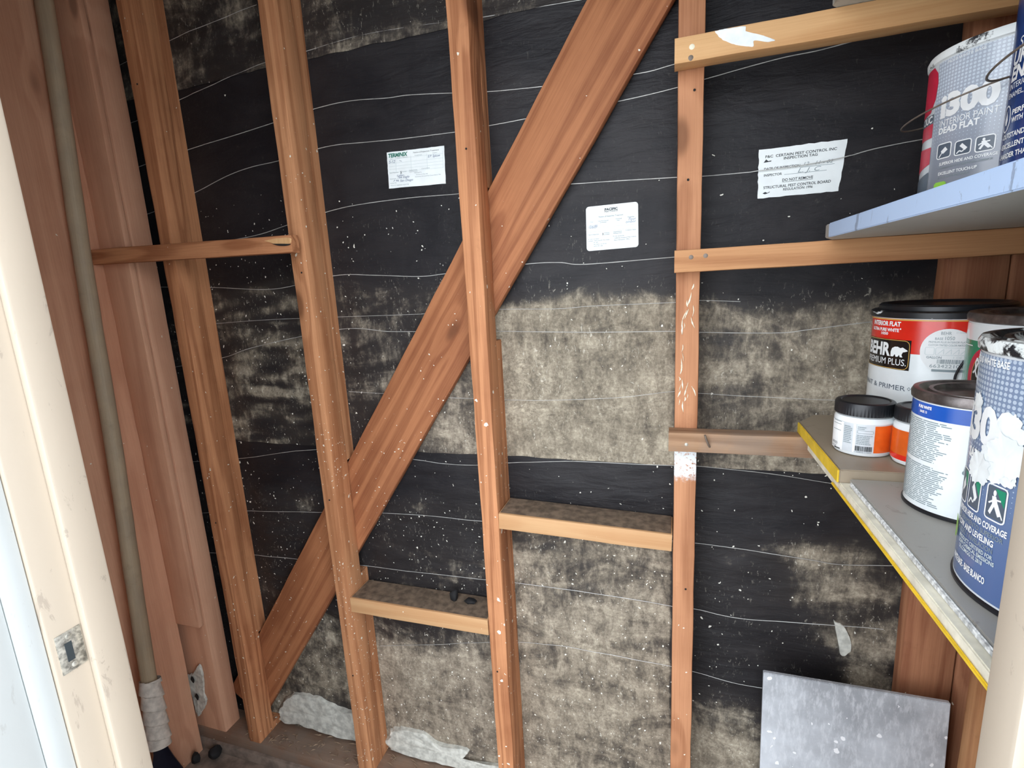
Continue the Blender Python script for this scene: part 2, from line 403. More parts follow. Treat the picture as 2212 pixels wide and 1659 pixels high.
def blob_mesh(name, outline, thick, amp=.004, step=.012, seed=0., back=.0, rag=True):
    """irregular slab in the XZ plane: outline in (x,z), front towards -Y"""
    bm = bmesh.new(); P = catmull([(x, 0, z) for x, z in outline]+[(outline[0][0], 0, outline[0][1])], 9)[:-1]
    n = len(P); c = sum(P, Vector())/n; rings = []
    fr = (1., .96, .88, .7, .5, .25)
    for k, f in enumerate(fr):
        ring = []
        for p in P:
            jag = 1+(.07*noise.noise(Vector((p.x*55+seed, 3, p.z*55)))+.05*noise.noise(Vector((p.x*170+seed, 3, p.z*170))) if rag else 0)*(1 if k < 3 else .4)
            q = c+(p-c)*f*jag
            h = 0 if k == 0 else thick+amp*noise.noise(Vector((q.x*26+seed, 0, q.z*60)))+amp*.6*noise.noise(Vector((q.x*80+seed, 5, q.z*120)))
            ring.append(bm.verts.new((q.x, -h+back, q.z)))
        rings.append(ring)
    for a, b in zip(rings, rings[1:]):
        for j in range(n): bm.faces.new((a[j], a[(j+1) % n], b[(j+1) % n], b[j]))
    m = bm.verts.new((c.x, -thick, c.z))
    for j in range(n): bm.faces.new((rings[-1][j], rings[-1][(j+1) % n], m))
    bm.faces.new(rings[0])
    bmesh.ops.recalc_face_normals(bm, faces=list(bm.faces))
    return to_mesh(bm, name, 50)
def lump_mesh(name, r, sq=(1, 1, .7), amp=.35, seed=0.):
    bm = bmesh.new(); bmesh.ops.create_icosphere(bm, subdivisions=2, radius=1)
    for v in bm.verts:
        f = 1+amp*noise.noise(v.co*1.7+Vector((seed, seed, seed))); v.co = Vector((v.co.x*sq[0], v.co.y*sq[1], v.co.z*sq[2]))*r*f
    return to_mesh(bm, name, 40)

# -------- flat print: lettering and marks as thin meshes, laid flat or bent round a can
class Print:
    def __init__(s): s.b = {}
    def bm(s, ink):
        if ink not in s.b: s.b[ink] = bmesh.new()
        return s.b[ink]
    def text(s, ink, txt, x, y, w, h, bold=.0, shear=0., rise=0.):
        cu = bpy.data.curves.new('t', 'FONT'); cu.body = txt; cu.size = 1; cu.offset = bold; cu.resolution_u = 3; cu.shear = shear
        ob = bpy.data.objects.new('t', cu); me = bpy.data.meshes.new_from_object(ob)
        vs = [v.co.copy() for v in me.vertices]; fs = [tuple(p.vertices) for p in me.polygons]
        bpy.data.objects.remove(ob); bpy.data.curves.remove(cu); bpy.data.meshes.remove(me)
        if not vs: return
        x0 = min(v.x for v in vs); x1 = max(v.x for v in vs); b = s.bm(ink)
        cap = .69+bold
        nv = [b.verts.new((x+(v.x-x0)/(x1-x0)*w, y+v.y/cap*h+rise*(v.x-x0)/(x1-x0), 0)) for v in vs]
        for f in fs:
            try: b.faces.new([nv[i] for i in f])
            except ValueError: pass
    def poly(s, ink, pts):
        b = s.bm(ink); f = b.faces.new([b.verts.new((x, y, 0)) for x, y in pts])
    def rect(s, ink, x0, y0, x1, y1): s.poly(ink, [(x0, y0), (x1, y0), (x1, y1), (x0, y1)])
    def line(s, ink, pts, w):
        for (a, b), (c, d) in zip(pts, pts[1:]):
            L = math.hypot(c-a, d-b) or 1e-6; nx, ny = -(d-b)/L*w/2, (c-a)/L*w/2
            s.poly(ink, [(a-nx, b-ny), (c-nx, d-ny), (c+nx, d+ny), (a+nx, b+ny)])
    def frame(s, ink, x0, y0, x1, y1, w):
        r = min(x1-x0, y1-y0)*.16
        P = []
        for cx, cy, a0 in ((x1-r, y1-r, 0), (x0+r, y1-r, 90), (x0+r, y0+r, 180), (x1-r, y0+r, 270)):
            for k in range(4): P.append((cx+r*math.cos(R(a0+30*k)), cy+r*math.sin(R(a0+30*k))))
        s.line(ink, P+[P[0]], w)
    def ell(s, ink, cx, cy, rx, ry, n=28): s.poly(ink, [(cx+rx*math.cos(2*math.pi*k/n), cy+ry*math.sin(2*math.pi*k/n)) for k in range(n)])
    def greek(s, ink, x0, y0, x1, y1, rows, fill=.55, rnd=None):
        """rows of lettering too small to read: word-length dashes"""
        rnd = rnd or random.Random(3); dh = (y1-y0)/rows
        for i in range(rows):
            yy = y1-(i+.5)*dh; x = x0; end = x0+(x1-x0)*rnd.uniform(.75, 1)
            while x < end:
                l = min(rnd.uniform(.004, .014)*(x1-x0)/.05, end-x); s.rect(ink, x, yy-dh*fill/2, x+l, yy+dh*fill/2); x += l+.0012*(x1-x0)/.05
    def build(s, parent, fn, names=None, step=None, base=0.):
        for k, (ink, b) in enumerate(s.b.items()):
            bmesh.ops.triangulate(b, faces=list(b.faces))
            if step:
                xs = [v.co.x for v in b.verts]; x = math.floor(min(xs)/step)*step
                while x < max(xs):
                    bmesh.ops.bisect_plane(b, geom=list(b.verts)+list(b.edges)+list(b.faces), plane_co=(x, 0, 0), plane_no=(1, 0, 0)); x += step
            off = base+.00012*(k+1)
            for v in b.verts: v.co = fn(v.co.x, v.co.y, off)
            link('lettering' if not names else names.get(ink, 'lettering'), to_mesh(b, 'lettering'), ink, parent)['kind'] = 'stuff'
        s.b = {}

# ------------------------------------------------------------------ the setting
PAPER_Y = 1.0595
STUDX = [(-1.214, .041), (-.827, .041), (-.407, .041), (.002, .041)]
ZTOP = 1.0
bay_edges = [-1.44, -1.214, -.827, -.407, .002, .60]
def sstep(a, b, x):
    t = max(0., min(1., (x-a)/(b-a))); return t*t*(3-2*t)
def bay(x):
    for i in range(5):
        if x < bay_edges[i+1]: return i, (x-bay_edges[i])/(bay_edges[i+1]-bay_edges[i])
    return 4, 1.
def paper_y(x, z):
    b, f = bay(x); edge = min(1., min(f, 1-f)*5)*(1 if x > -1.3 else .5)
    near = min([abs(x-(a+.02)) for a, _ in STUDX]); edge = min(edge, sstep(.03, .09, near))
    low = 1-sstep(-.08, .06, z)
    if z > .5: low = .6
    amp = .0008+.0030*low
    if b == 1: amp = .0008+.0100*low
    if b == 0: amp *= .8
    w = abs(noise.noise(Vector((x*5+2, 1, z*22))))*1.0 + .5*noise.noise(Vector((x*11, 4, z*40)))
    return PAPER_Y - edge*(.0015+amp*max(0, w+.25))

wall_back = box('wall_back', -1.46, .62, 1.066, 1.10, FLOOR, ZTOP, 'plaster', bevel=0)
tag(wall_back, kind='structure', label='back wall of black building paper and horizontal line wire')

def dust_and_fold_shade(x, z, sheet):
    b, f = bay(x)
    nz = noise.noise(Vector((x*3, 0, z*6)))*.05
    if sheet == 0: return .50+.10*noise.noise(Vector((x*4, 8, z*4))), .55
    if sheet == 1:
        line = [.03, .06, .03, -.03, -.03][b]
        s = 1-sstep(line-.05, line+.03, z+nz*.6)
        peak = [.34, .56, .48, .90, .64][b]
        if b < 2: peak += .55*(abs(noise.noise(Vector((x*5+2, 1, z*22))))-.18)+.35*noise.noise(Vector((x*9, 4, z*46)))  # paler dust on ridges: fold relief shading painted into the colour
        if b == 3: peak -= .16*sstep(-.28, -.40, z)*0; 
        if b == 2: peak += .20*(1-sstep(-.30, -.10, z))*f
        if b == 4: peak += .16*math.exp(-((x-.33)/.12)**2-((z+.08)/.10)**2)+.14*math.exp(-((x-.26)/.10)**2-((z+.2)/.08)**2)
        base = .02+.05*sstep(.28, .05, z)*0+ (.10 if b in (2, 3) and z < .16 else .03)
        return base+(peak-base)*s, [.2, .2, .75, .25, .45][b]
    s = 1-sstep(-.56, -.46, z+nz)
    peak = [.30, .42, .62, .78, .40][b]
    if b == 2: peak = .36+.44*(1-sstep(-1.04, -.84, z+nz))
    if b == 1: peak = .34+.30*(1-sstep(-1.1, -.8, z))
    if b == 3: peak = .66+.14*(1-sstep(-.95, -.75, z))
    if b == 4:
        peak = .26+.42*(1-sstep(-1.15, -.95, z))*(1-sstep(.15, .3, x))
        for (cx, cz, rx, rz, a) in ((.29, -.545, .10, .045, .5), (.33, -.635, .11, .05, .42), (.37, -.73, .09, .045, .5), (.38, -.84, .05, .06, .45), (.10, -1.1, .10, .16, .4)):
            peak += a*math.exp(-(((x-cx)/rx)**2)**1.6-(((z-cz)/rz)**2)**1.6)
    return .03+(peak-.03)*s, [.35, .4, .75, .55, .5][b]
def speck_val(x, z):
    b, f = bay(x)
    d = [.10, .62, .14, .06, .05][b]*(1-sstep(.10, .30, z))
    if b == 1: d *= .55+.55*(1-sstep(-.7, .1, z))
    if b in (2, 3): d += .20*(1-sstep(-.65, -.35, z))
    if b == 4: d += .05*(1-sstep(-.7, -.3, z))
    return d+.003
def paper_sheet(idx, zlo, zhi, off):
    x0, x1 = -1.44, .60; step = .009
    nx = int((x1-x0)/step); nz = int((zhi-zlo)/step)
    vs, fs, du, br, sk = [], [], [], [], []
    for j in range(nz+1):
        for i in range(nx+1):
            x = x0+(x1-x0)*i/nx; t = j/nz
            z = zlo+(zhi-zlo)*t
            if idx < 2: z += (1-t)**6*(.006*noise.noise(Vector((x*2.2, 2, idx*5)))+.003*noise.noise(Vector((x*17, 2, 1))))
            y = paper_y(x, z)-off*(1-t)
            vs.append((x, y, z)); d, b_ = dust_and_fold_shade(x, z, idx); du.append(d); br.append(b_); sk.append(speck_val(x, z))
    for j in range(nz):
        for i in range(nx):
            a = j*(nx+1)+i; fs.append((a, a+1, a+nx+2, a+nx+1))
    me = bpy.data.meshes.new('paper_sheet'); me.from_pydata(vs, [], fs); me.update(); me.shade_smooth()
    for nme, arr in (('dust', du), ('brown', br), ('speck', sk)):
        at = me.attributes.new(nme, 'FLOAT', 'POINT'); at.data.foreach_set('value', arr)
    o = link('paper_sheet', me, 'paper', wall_back); o.location = -wall_back.location
    return o
tag(paper_sheet(0, .513, ZTOP-.01, .0020), 'dusty brown top course of building paper')
tag(paper_sheet(1, -.391, .53, .0015), 'middle course of building paper, black above and dusty below')
tag(paper_sheet(2, -1.35, -.37, .0), 'bottom course of grey dusty building paper')

WIRES = [
[(-1.410,0.587),(-1.310,0.602),(-1.168,0.622),(-0.899,0.643)],
[(-1.419,0.456),(-1.315,0.464),(-1.169,0.490),(-0.989,0.514),(-0.895,0.525),(-0.735,0.534),(-0.606,0.536),(-0.367,0.520),(-0.169,0.511)],
[(-1.411,0.343),(-1.321,0.357),(-1.171,0.374),(-1.023,0.387),(-0.895,0.400),(-0.781,0.413),(-0.687,0.415),(-0.594,0.407),(-0.542,0.405),(-0.442,0.394),(-0.368,0.385),(-0.245,0.376),(-0.076,0.370),(-0.007,0.375),(0.105,0.387)],
[(-1.400,0.231),(-1.325,0.238),(-1.169,0.272),(-1.055,0.300),(-0.981,0.311),(-0.896,0.316),(-0.765,0.330),(-0.655,0.326),(-0.575,0.322),(-0.441,0.319),(-0.368,0.321),(-0.281,0.323),(-0.104,0.328),(0.001,0.336),(0.045,0.342),(0.166,0.355),(0.231,0.358),(0.311,0.367)],
[(-1.403,0.120),(-1.230,0.139),(-1.012,0.151),(-0.898,0.169),(-0.783,0.189),(-0.693,0.197),(-0.563,0.199),(-0.444,0.196),(-0.366,0.199),(-0.197,0.190),(-0.124,0.187),(0.002,0.181),(0.045,0.178),(0.139,0.176),(0.206,0.177),(0.266,0.182),(0.320,0.192),(0.387,0.198),(0.42,0.197)],
[(-1.405,0.045),(-1.159,0.032),(-0.962,0.019),(-0.784,0.042),(-0.669,0.037),(-0.555,0.028),(-0.480,0.031),(-0.304,0.040),(-0.230,0.039),(-0.174,0.032),(-0.002,0.035),(0.052,0.034)],
[(-1.180,-0.063),(-0.976,-0.057),(-0.590,-0.057),(-0.542,-0.056),(-0.363,-0.053),(-0.233,-0.056),(-0.162,-0.053),(0.001,-0.052),(0.046,-0.050),(0.119,-0.055)],
[(-1.413,-0.190),(-1.167,-0.155),(-1.044,-0.126),(-0.782,-0.087),(-0.648,-0.095),(-0.567,-0.097),(-0.363,-0.101),(-0.172,-0.107),(-0.000,-0.109),(0.047,-0.112),(0.183,-0.116),(0.237,-0.111),(0.337,-0.099),(0.408,-0.097)],
[(-0.779,-0.244),(-0.674,-0.247),(-0.364,-0.257),(-0.131,-0.248),(0.001,-0.232),(0.049,-0.235),(0.166,-0.240),(0.285,-0.244),(0.358,-0.245)],
[(-1.400,-0.469),(-1.176,-0.445),(-0.895,-0.402),(-0.618,-0.413),(-0.536,-0.419),(-0.439,-0.418),(-0.364,-0.408),(-0.207,-0.394),(0.002,-0.392),(0.050,-0.390),(0.189,-0.397),(0.300,-0.410),(0.371,-0.416)],
[(-1.393,-0.634),(-1.157,-0.602),(-0.677,-0.564),(-0.449,-0.562),(-0.203,-0.563),(0.049,-0.564),(0.142,-0.566),(0.262,-0.573),(0.320,-0.577),(0.420,-0.567)],
[(-1.385,-0.761),(-1.184,-0.744),(-0.922,-0.732),(-0.216,-0.715),(0.002,-0.723),(0.052,-0.722),(0.148,-0.728),(0.314,-0.713),(0.40,-0.707)],
[(-0.774,-0.972),(-0.436,-0.896),(-0.270,-0.872),(-0.171,-0.872),(0.000,-0.877),(0.086,-0.884),(0.189,-0.890),(0.406,-0.886)],
]
TAGBOX = (.135, .28, .12, .22)
for i, wp in enumerate(WIRES):
    pts = []
    for q in catmull([(x, 0, z) for x, z in wp], 8):
        y = min(paper_y(q.x, q.z), paper_y(q.x, q.z+.004), paper_y(q.x, q.z-.004))-.0012
        if TAGBOX[0] < q.x < TAGBOX[1] and TAGBOX[2] < q.z < TAGBOX[3]: y = 1.0518
        y = min(y, 1.0575)
        pts.append((q.x, y, q.z))
    r = .00082 if i in (2, 3, 4, 5) else (.0007 if i in (0, 1, 7, 9, 10, 11) else .00055)
    o = link('wire', tube_mesh('wire', pts, r, 6), 'wire', wall_back); o.location = -wall_back.location
for k, (ol, th) in enumerate((
    ([(-1.167,-1.266),(-1.110,-1.197),(-1.005,-1.183),(-.927,-1.208),(-.845,-1.213),(-.843,-1.300),(-1.007,-1.307),(-1.092,-1.302),(-1.160,-1.306)], .016),
    ([(-.785,-1.268),(-.758,-1.234),(-.668,-1.222),(-.612,-1.246),(-.526,-1.245),(-.545,-1.281),(-.490,-1.277),(-.415,-1.272),(-.415,-1.313),(-.609,-1.313),(-.778,-1.308)], .012),
    ([(-.36,-1.285),(-.30,-1.268),(-.20,-1.272),(-.12,-1.262),(-.05,-1.285),(-.02,-1.312),(-.20,-1.314),(-.35,-1.313)], .010),
    ([(-1.300,-1.218),(-1.235,-1.223),(-1.245,-1.285),(-1.30,-1.30)], .012),
    ([(.314,-.702),(.335,-.716),(.348,-.749),(.346,-.772),(.332,-.779),(.325,-.752)], .003))):
    o = link('plaster_patch', blob_mesh('plaster_patch', ol, th, .004 if th > .005 else .001, seed=k*11.), 'plaster', wall_back)
    o.location = Vector((0, 1.0585 if th > .005 else 1.0555, 0)) - wall_back.location

o = box('floor', -1.46, .62, .301, 1.10, FLOOR-.03, FLOOR, 'concrete', bevel=0); tag(o, 'dusty brown closet floor', kind='structure')
o = box('ceiling', -1.50, .66, .363, 1.13, ZTOP, ZTOP+.04, 'ceiling', bevel=0); tag(o, 'wooden closet ceiling', kind='structure')
o = box('ground', -5, 5, -7, .30, FLOOR-.06, FLOOR-.01, 'ground', bevel=0); tag(o, 'pale concrete paving outside the door', kind='structure')
wl = empty('wall_left', (-1.44, .6, FLOOR)); tag(wl, 'left closet wall of wide brown boards', kind='structure')
o = box('sheathing', -1.46, -1.44, .363, 1.066, FLOOR, ZTOP, 'left', wl, bevel=0)
board('plank', .24, .020, 2.385, 'left', wl, (0.020, .358, 0), (0, 0, R(-90)), r=.003)   # right-most plank next to the corner
for k in range(1, 3):
    board('plank', .20, .020, 2.385, 'left', wl, (0.020, .358-.04-.203*k, 0), (0, 0, R(-90)), r=.003)
wr = empty('wall_right', (.60, .6, FLOOR)); tag(wr, 'right closet wall of reddish boards', kind='structure')
box('sheathing', .60, .62, .363, 1.066, FLOOR, ZTOP, 'right', wr, bevel=0)

# front wall with the doorway the photographer looks through
wf = empty('wall_front', (-.2, .335, FLOOR)); tag(wf, 'front closet wall around the doorway', kind='structure')
box('stucco_panel', -3.2, -.661, .303, .362, FLOOR, ZTOP+.6, 'stucco', wf, bevel=0)
box('stucco_panel', .232, 2.6, .303, .362, FLOOR, ZTOP+.6, 'stucco', wf, bevel=0)
box('stucco_panel', -.661, .232, .303, .362, .68, ZTOP+.6, 'stucco', wf, bevel=0)
t1 = empty('trim_1', (-.65, .33, FLOOR)); tag(t1, 'scuffed cream door jamb with strike plate, left of the doorway', kind='structure')
box('jamb_board', -.660, -.639, .300, .365, FLOOR, .66, 'cream', t1, bevel=.002)
box('door_stop', -.6388, -.627, .331, .365, FLOOR, .66, 'cream', t1, bevel=.003)
box('casing', -.72, -.6435, .277, .2995, FLOOR, .72, 'white', t1, bevel=.002)
box('brick_mould', -.72, -.6465, .170, .2765, FLOOR, .72, 'white', t1, bevel=.002)
sp = box('strike_plate', -.6389, -.6378, .3053, .3305, -.3985, -.3515, 'steel', t1, bevel=.0003); sp['label'] = 'worn metal strike plate'
def sub(o, parent):
    o.parent = parent; o.location = o.location - parent.location - (parent.parent.location if parent.parent else Vector())
sub(box('latch_hole', -.6380, -.6374, .3125, .3195, -.3865, -.3640, 'ink_black', bevel=0), sp)
for z in (-.3575, -.3925):
    so = link('screw', lathe_mesh('screw', [(.0032, 0), (.0032, .0004), (.0018, .001), (0, .001)], 14), 'steel', None, (-.6379, .318, z), (0, R(90), 0)); sub(so, sp)
t2 = empty('trim_2', (.21, .33, FLOOR)); tag(t2, 'cream painted door jamb, right of the doorway', kind='structure')
box('jamb_board', .210, .231, .300, .365, FLOOR, .66, 'cream', t2, bevel=.002)
box('door_stop', .198, .2098, .331, .365, FLOOR, .66, 'cream', t2, bevel=.003)
box('casing', .2145, .29, .277, .2995, FLOOR, .72, 'white', t2, bevel=.002)
t3 = empty('trim_3', (-.2, .33, .66)); tag(t3, 'cream door head above the doorway', kind='structure')
box('head_board', -.660, .231, .300, .365, .66, .68, 'cream', t3, bevel=.002)

# ------------------------------------------------------------------ framing lumber
o = board('sole_plate', .089, .036, 1.985, 'plate_wood', None, (-1.439, .970, -1.352), (R(90), 0, R(90)), jit=.001)
o.rotation_euler = Matrix(((0, 0, 1), (1, 0, 0), (0, 1, 0))).to_euler(); o.location = (-1.439, .970, -1.3515)
tag(o, 'dusty brown bottom plate lying along the foot of the back wall', 'plate')
o = board('sill_curb', .100, .033, 1.985, 'concrete', None); o.rotation_euler = Matrix(((0, 0, 1), (1, 0, 0), (0, 1, 0))).to_euler(); o.location = (-1.439, .962, FLOOR)
tag(o, 'low concrete curb under the bottom plate', 'curb')

BX0, BZ0, BS = -.360, .0775, 1.456           # brace centre line
def stud(x, wd, mat, label, notch=True):
    zc = BZ0+BS*(x+wd/2-BX0); hz = .128+BS*wd/2; zb = -1.315
    L = ZTOP-zb; e = []
    n0, n1 = zc-hz-zb, zc+hz-zb
    if n0 > .01: e.append((.0005, wd-.0005, .0585, .0882, 0, n0))
    if n1 < L: e.append((.0005, wd-.0005, .0585, .0882, n1, L))
    o = board('wall_stud', wd, .059, L, mat, None, (x, .970, zb), r=.0028, jit=.0009, extra=e)
    return tag(o, label, 'stud', 'wall studs')
s1 = stud(-1.214, .041, 'stud', 'reddish wall stud second from the left corner, its foot standing clear on the bottom plate')
s2 = stud(-.827, .041, 'stud_specked', 'paint-spattered wall stud that holds the right end of the short split cleat')
s3 = stud(-.407, .041, 'stud', 'wall stud crossing the broad diagonal brace near the middle')
s4 = stud(.002, .041, 'stud_painted', 'wall stud with a white primer band and cream drips, carrying the three shelf cleats')
# cream paint drips on s4 (front face y = .970)
def ribbon(name, pts, wds, y, mat, parent, thick=.0006):
    bm = bmesh.new(); P = catmull([(x, 0, z) for x, z in pts], 6); n = len(P); rows = []
    for i, p in enumerate(P):
        f = i/(n-1)*(len(wds)-1); k = min(int(f), len(wds)-2); wd = wds[k]*(1-f+k)+wds[k+1]*(f-k)
        wd *= 1+.5*noise.noise(Vector((p.x*300, p.z*300, 2)))
        d = (P[min(i+1, n-1)]-P[max(i-1, 0)]).normalized(); s = Vector((-d.z, 0, d.x))
        rows.append((bm.verts.new(p+s*wd/2+Vector((0, y, 0))), bm.verts.new(p+Vector((0, y-thick, 0))), bm.verts.new(p-s*wd/2+Vector((0, y, 0)))))
    for a, b in zip(rows, rows[1:]):
        bm.faces.new((a[0], a[1], b[1], b[0])); bm.faces.new((a[1], a[2], b[2], b[1]))
    o = link(name, to_mesh(bm, name, 60), mat, parent)
    if parent: o.location = -parent.location
    return o
M['drip'] = plain('cream_paint_drip', (.86, .80, .62), .5, var=.06)
rd = random.Random(4)
for (xa, za), (xb, zb), n in (((.031, -.014), (.014, -.10), 9), ((.015, -.122), (.010, -.235), 9), ((.026, -.19), (.017, -.236), 6), ((.030, -.045), (.032, -.082), 2)):
    for k in range(n):
        t = (k+rd.random())/n; x = xa+(xb-xa)*t+rd.gauss(0, .0022); z = za+(zb-za)*t; l = rd.uniform(.008, .022); a = rd.gauss((xa-xb)/(za-zb), .25)
        x = min(.039, max(.006, x)); x2 = min(.039, max(.006, x-a*l))
        ribbon('paint_drip', [(x, z), ((x+x2)/2+rd.gauss(0, .0008), z-l/2), (x2, z-l)], [.0006, rd.uniform(.0012, .0032), .0005], .9690, 'drip', s4)

corner = board('corner_post', .128, .055, 2.315, 'left', None, (-1.4385, .9745, -1.315), r=.003); tag(corner, 'dark corner post where the left wall meets the back wall', 'post')
o = board('corner_board', .091, .016, ZTOP+.935, 'left', None, (-1.400, .9535, -.935), r=.003, jit=.0012)
tag(o, 'brown board nailed over the corner post, its lower end stopping short of the floor', 'board')
pp = empty('plaster_chunk', (-1.385, .9715, -1.18)); tag(pp, 'pitted grey plaster chunk stuck low on the corner post', 'plaster')
link('crust', blob_mesh('crust', [(-.038, .050), (-.010, .062), (.026, .098), (.030, .05), (.022, .0), (.026, -.03), (-.004, -.075), (-.022, -.095), (-.030, -.05), (-.036, 0)], .005, .003, seed=4.), 'plaster', pp)
for x, z in ((-.008, .045), (-.004, -.015)):
    link('pit', blob_mesh('pit', [(x-.008, z), (x, z+.012), (x+.008, z+.003), (x+.002, z-.012)], .0006, 0), 'charcoal', pp, (0, -.0085, 0))

# diagonal brace, let in behind the studs
ang = math.atan2(1, BS)    # lean from the vertical
bx, bz = -1.272, BZ0+BS*(-1.272-BX0); L = (.19-bx)/math.sin(ang)
o = board('diagonal_brace', .140, .0215, L, 'brace', None, r=.003, jit=.0008)
o.rotation_euler = (0, ang, 0); o.location = Vector((bx, 1.0300, bz)) - Vector((.07*math.cos(ang), 0, -.07*math.sin(ang)))
tag(o, 'broad red-brown diagonal brace running behind the studs', 'brace')

# blocking and cleats (length along X)
def rail(name, x0, x1, y0, y1, z0, z1, mat, label, cat, group=None, dz=0., jit=.0007):
    o = board(name, z1-z0, y1-y0, x1-x0, mat, None, r=.0025, jit=jit)
    o.rotation_euler = (0, R(90)-math.atan2(dz, x1-x0), 0); o.location = (x0, y0, z1)
    return tag(o, label, cat, group)
blA = rail('blocking', -.3645, .0005, .970, 1.054, -.5310, -.4935, 'block', 'pale wooden block with dirt on top beside the primer-banded stud', 'block', 'wall blocking', -.0115)
blB = rail('blocking', -.7850, -.4085, .970, 1.054, -.8075, -.7665, 'block', 'lower wooden block with two black lumps on its dusty top', 'block', 'wall blocking', 0.)
def dust_on(b, x0, x1, y0, y1, z, dz):
    bm = bmesh.new(); n, m = 60, 14; g = []
    for i in range(n+1):
        row = []
        for j in range(m+1):
            x = x0+(x1-x0)*i/n; y = y0+(y1-y0)*j/m
            e = min(1, min(i, n-i)/4, min(j+.0, m-j)/3)
            h = e*(.0006+.0015*max(0, noise.noise(Vector((x*30, y*50, 1))))+.0012*max(0, noise.noise(Vector((x*110, y*110, 5)))))
            row.append(bm.verts.new((x, y, z+dz*i/n+.0012+h)))
        g.append(row)
    for i in range(n):
        for j in range(m): bm.faces.new((g[i][j], g[i+1][j], g[i+1][j+1], g[i][j+1]))
    o = link('dust_layer', to_mesh(bm, 'dust_layer', 80), 'dust'); o['kind'] = 'stuff'
    o.parent = b; o.matrix_parent_inverse = b.matrix_basis.inverted()
    return o
dust_on(blA, -.362, -.002, .974, 1.052, -.4935, -.0115)
dust_on(blB, -.782, -.411, .974, 1.052, -.7665, 0.)

cl1 = rail('shelf_cleat', -.004, .590, .934, .9695, .3310, .3695, 'pine', 'pale pine shelf cleat with a white paint smear, uppermost on the right', 'cleat', 'shelf cleats', 0.)
cl2 = rail('shelf_cleat', -.001, .494, .934, .9695, .0044, .0420, 'cedar', 'orange-brown shelf cleat under the pale blue shelf', 'cleat', 'shelf cleats', 0.)
cl3 = rail('shelf_cleat', -.008, .494, .934, .9695, -.3190, -.2825, 'weathered', 'weathered grey-brown shelf cleat with a bent nail, under the lower shelf', 'cleat', 'shelf cleats', 0., .001)
def child_world(o, parent):
    o.parent = parent; o.matrix_parent_inverse = parent.matrix_basis.inverted(); return o
def nail_head(x, y, z, r, mat, parent, name='nail'):
    return child_world(link(name, lathe_mesh(name, [(r, 0), (r, .0008), (r*.7, .0013), (0, .0013)], 16), mat, None, (x, y, z), (R(90), 0, 0)), parent)
nail_head(.022, .9345, .352, .0042, 'drip', cl1, 'screw'); nail_head(.0205, .9345, .3365, .0042, 'nail', cl1, 'screw')
nail_head(.026, .9345, .029, .0038, 'nail', cl2); nail_head(.049, .9345, .030, .0038, 'nail', cl2)
nail_head(.023, .9345, -.304, .0032, 'steel', cl3)
child_world(link('nail', tube_mesh('nail', [(.063, .935, -.307), (.061, .929, -.302), (.057, .926, -.292), (.054, .9255, -.282)], .0018, 8), 'nail'), cl3)
child_world(link('paint_smear', blob_mesh('paint_smear', [(.056,.368),(.075,.3685),(.098,.368),(.099,.361),(.118,.352),(.141,.341),(.132,.339),(.112,.345),(.109,.337),(.080,.346),(.063,.358)], .0006, .0003, seed=3.), 'splat', None, (0, .9342, 0)), cl1)
for s, pts in ((s1, [(-1.193, .5), (-1.193, -.6)]), (s2, [(-.803, .05), (-.808, -.5), (-.806, -1.0)]), (s3, [(-.385, .26), (-.383, .52), (-.392, -.9)]), (s4, [(.028, .3), (.027, -.62), (.020, .16)])):
    for x, z in pts: nail_head(x, .9698, z, .0020, 'charcoal', s)

# short split cleat at the left
o = rail('split_cleat', -1.416, -.785, .9300, .9525, .1030, .1400, 'stud', 'short reddish cleat with a split end, nailed across the studs on the left', 'cleat', None, -.0115)
child_world(link('split', blob_mesh('split', [(-.858,.121),(-.83,.1235),(-.79,.1225),(-.788,.112),(-.815,.108),(-.84,.1155)], .0015, .001, seed=9.), 'pine', None, (0, .9302, 0)), o)
child_world(link('crack', blob_mesh('crack', [(-.838,.1135),(-.80,.1105),(-.787,.1085),(-.80,.1065),(-.82,.108)], .0025, .0005, seed=2.), 'charcoal', None, (0, .9302, 0)), o)

# boards in the right back corner
o = board('corner_plank', .084, .034, ZTOP-FLOOR-.075, 'right', None, (.4225, 1.0215, -1.310), r=.003, jit=.001); tag(o, 'red-brown plank standing in the right back corner behind the cans', 'board', 'right corner boards')
o = board('corner_plank', .088, .034, ZTOP-FLOOR-.075, 'right', None, (.5085, 1.0215, -1.310), r=.003, jit=.001); tag(o, 'second red-brown plank in the right back corner, against the right wall', 'board', 'right corner boards')
o = board('side_stud', .089, .036, ZTOP-FLOOR, 'pine', None, (.4955, .9215, FLOOR), r=.003); tag(o, 'orange stud on the right wall beside the grey tile', 'stud')
o.data.materials[0] = M['cedar']

# ------------------------------------------------------------------ shelves
def slab(name, outline, z0, z1, mat, parent, loc=(0, 0, 0)):
    bm = bmesh.new()
    a = [bm.verts.new((x, y, z0)) for x, y in outline]; b = [bm.verts.new((x, y, z1)) for x, y in outline]; n = len(outline)
    bm.faces.new(list(reversed(a))); bm.faces.new(b)
    for i in range(n): bm.faces.new((a[i], a[(i+1) % n], b[(i+1) % n], b[i]))
    bmesh.ops.recalc_face_normals(bm, faces=list(bm.faces))
    bmesh.ops.bevel(bm, geom=list(bm.edges), offset=.0012, segments=2, affect='EDGES')
    return link(name, to_mesh(bm, name, 30), mat, parent, loc)
us = empty('upper_shelf', (.4, .66, .0423)); tag(us, 'shelf with a scuffed pale blue edge holding two paint cans', 'shelf')
slab('panel', [(-.189, -.285), (.19, -.285), (.19, .305), (-.155, .305), (-.190, .214)], 0, .0190, 'shelf_grey', us)
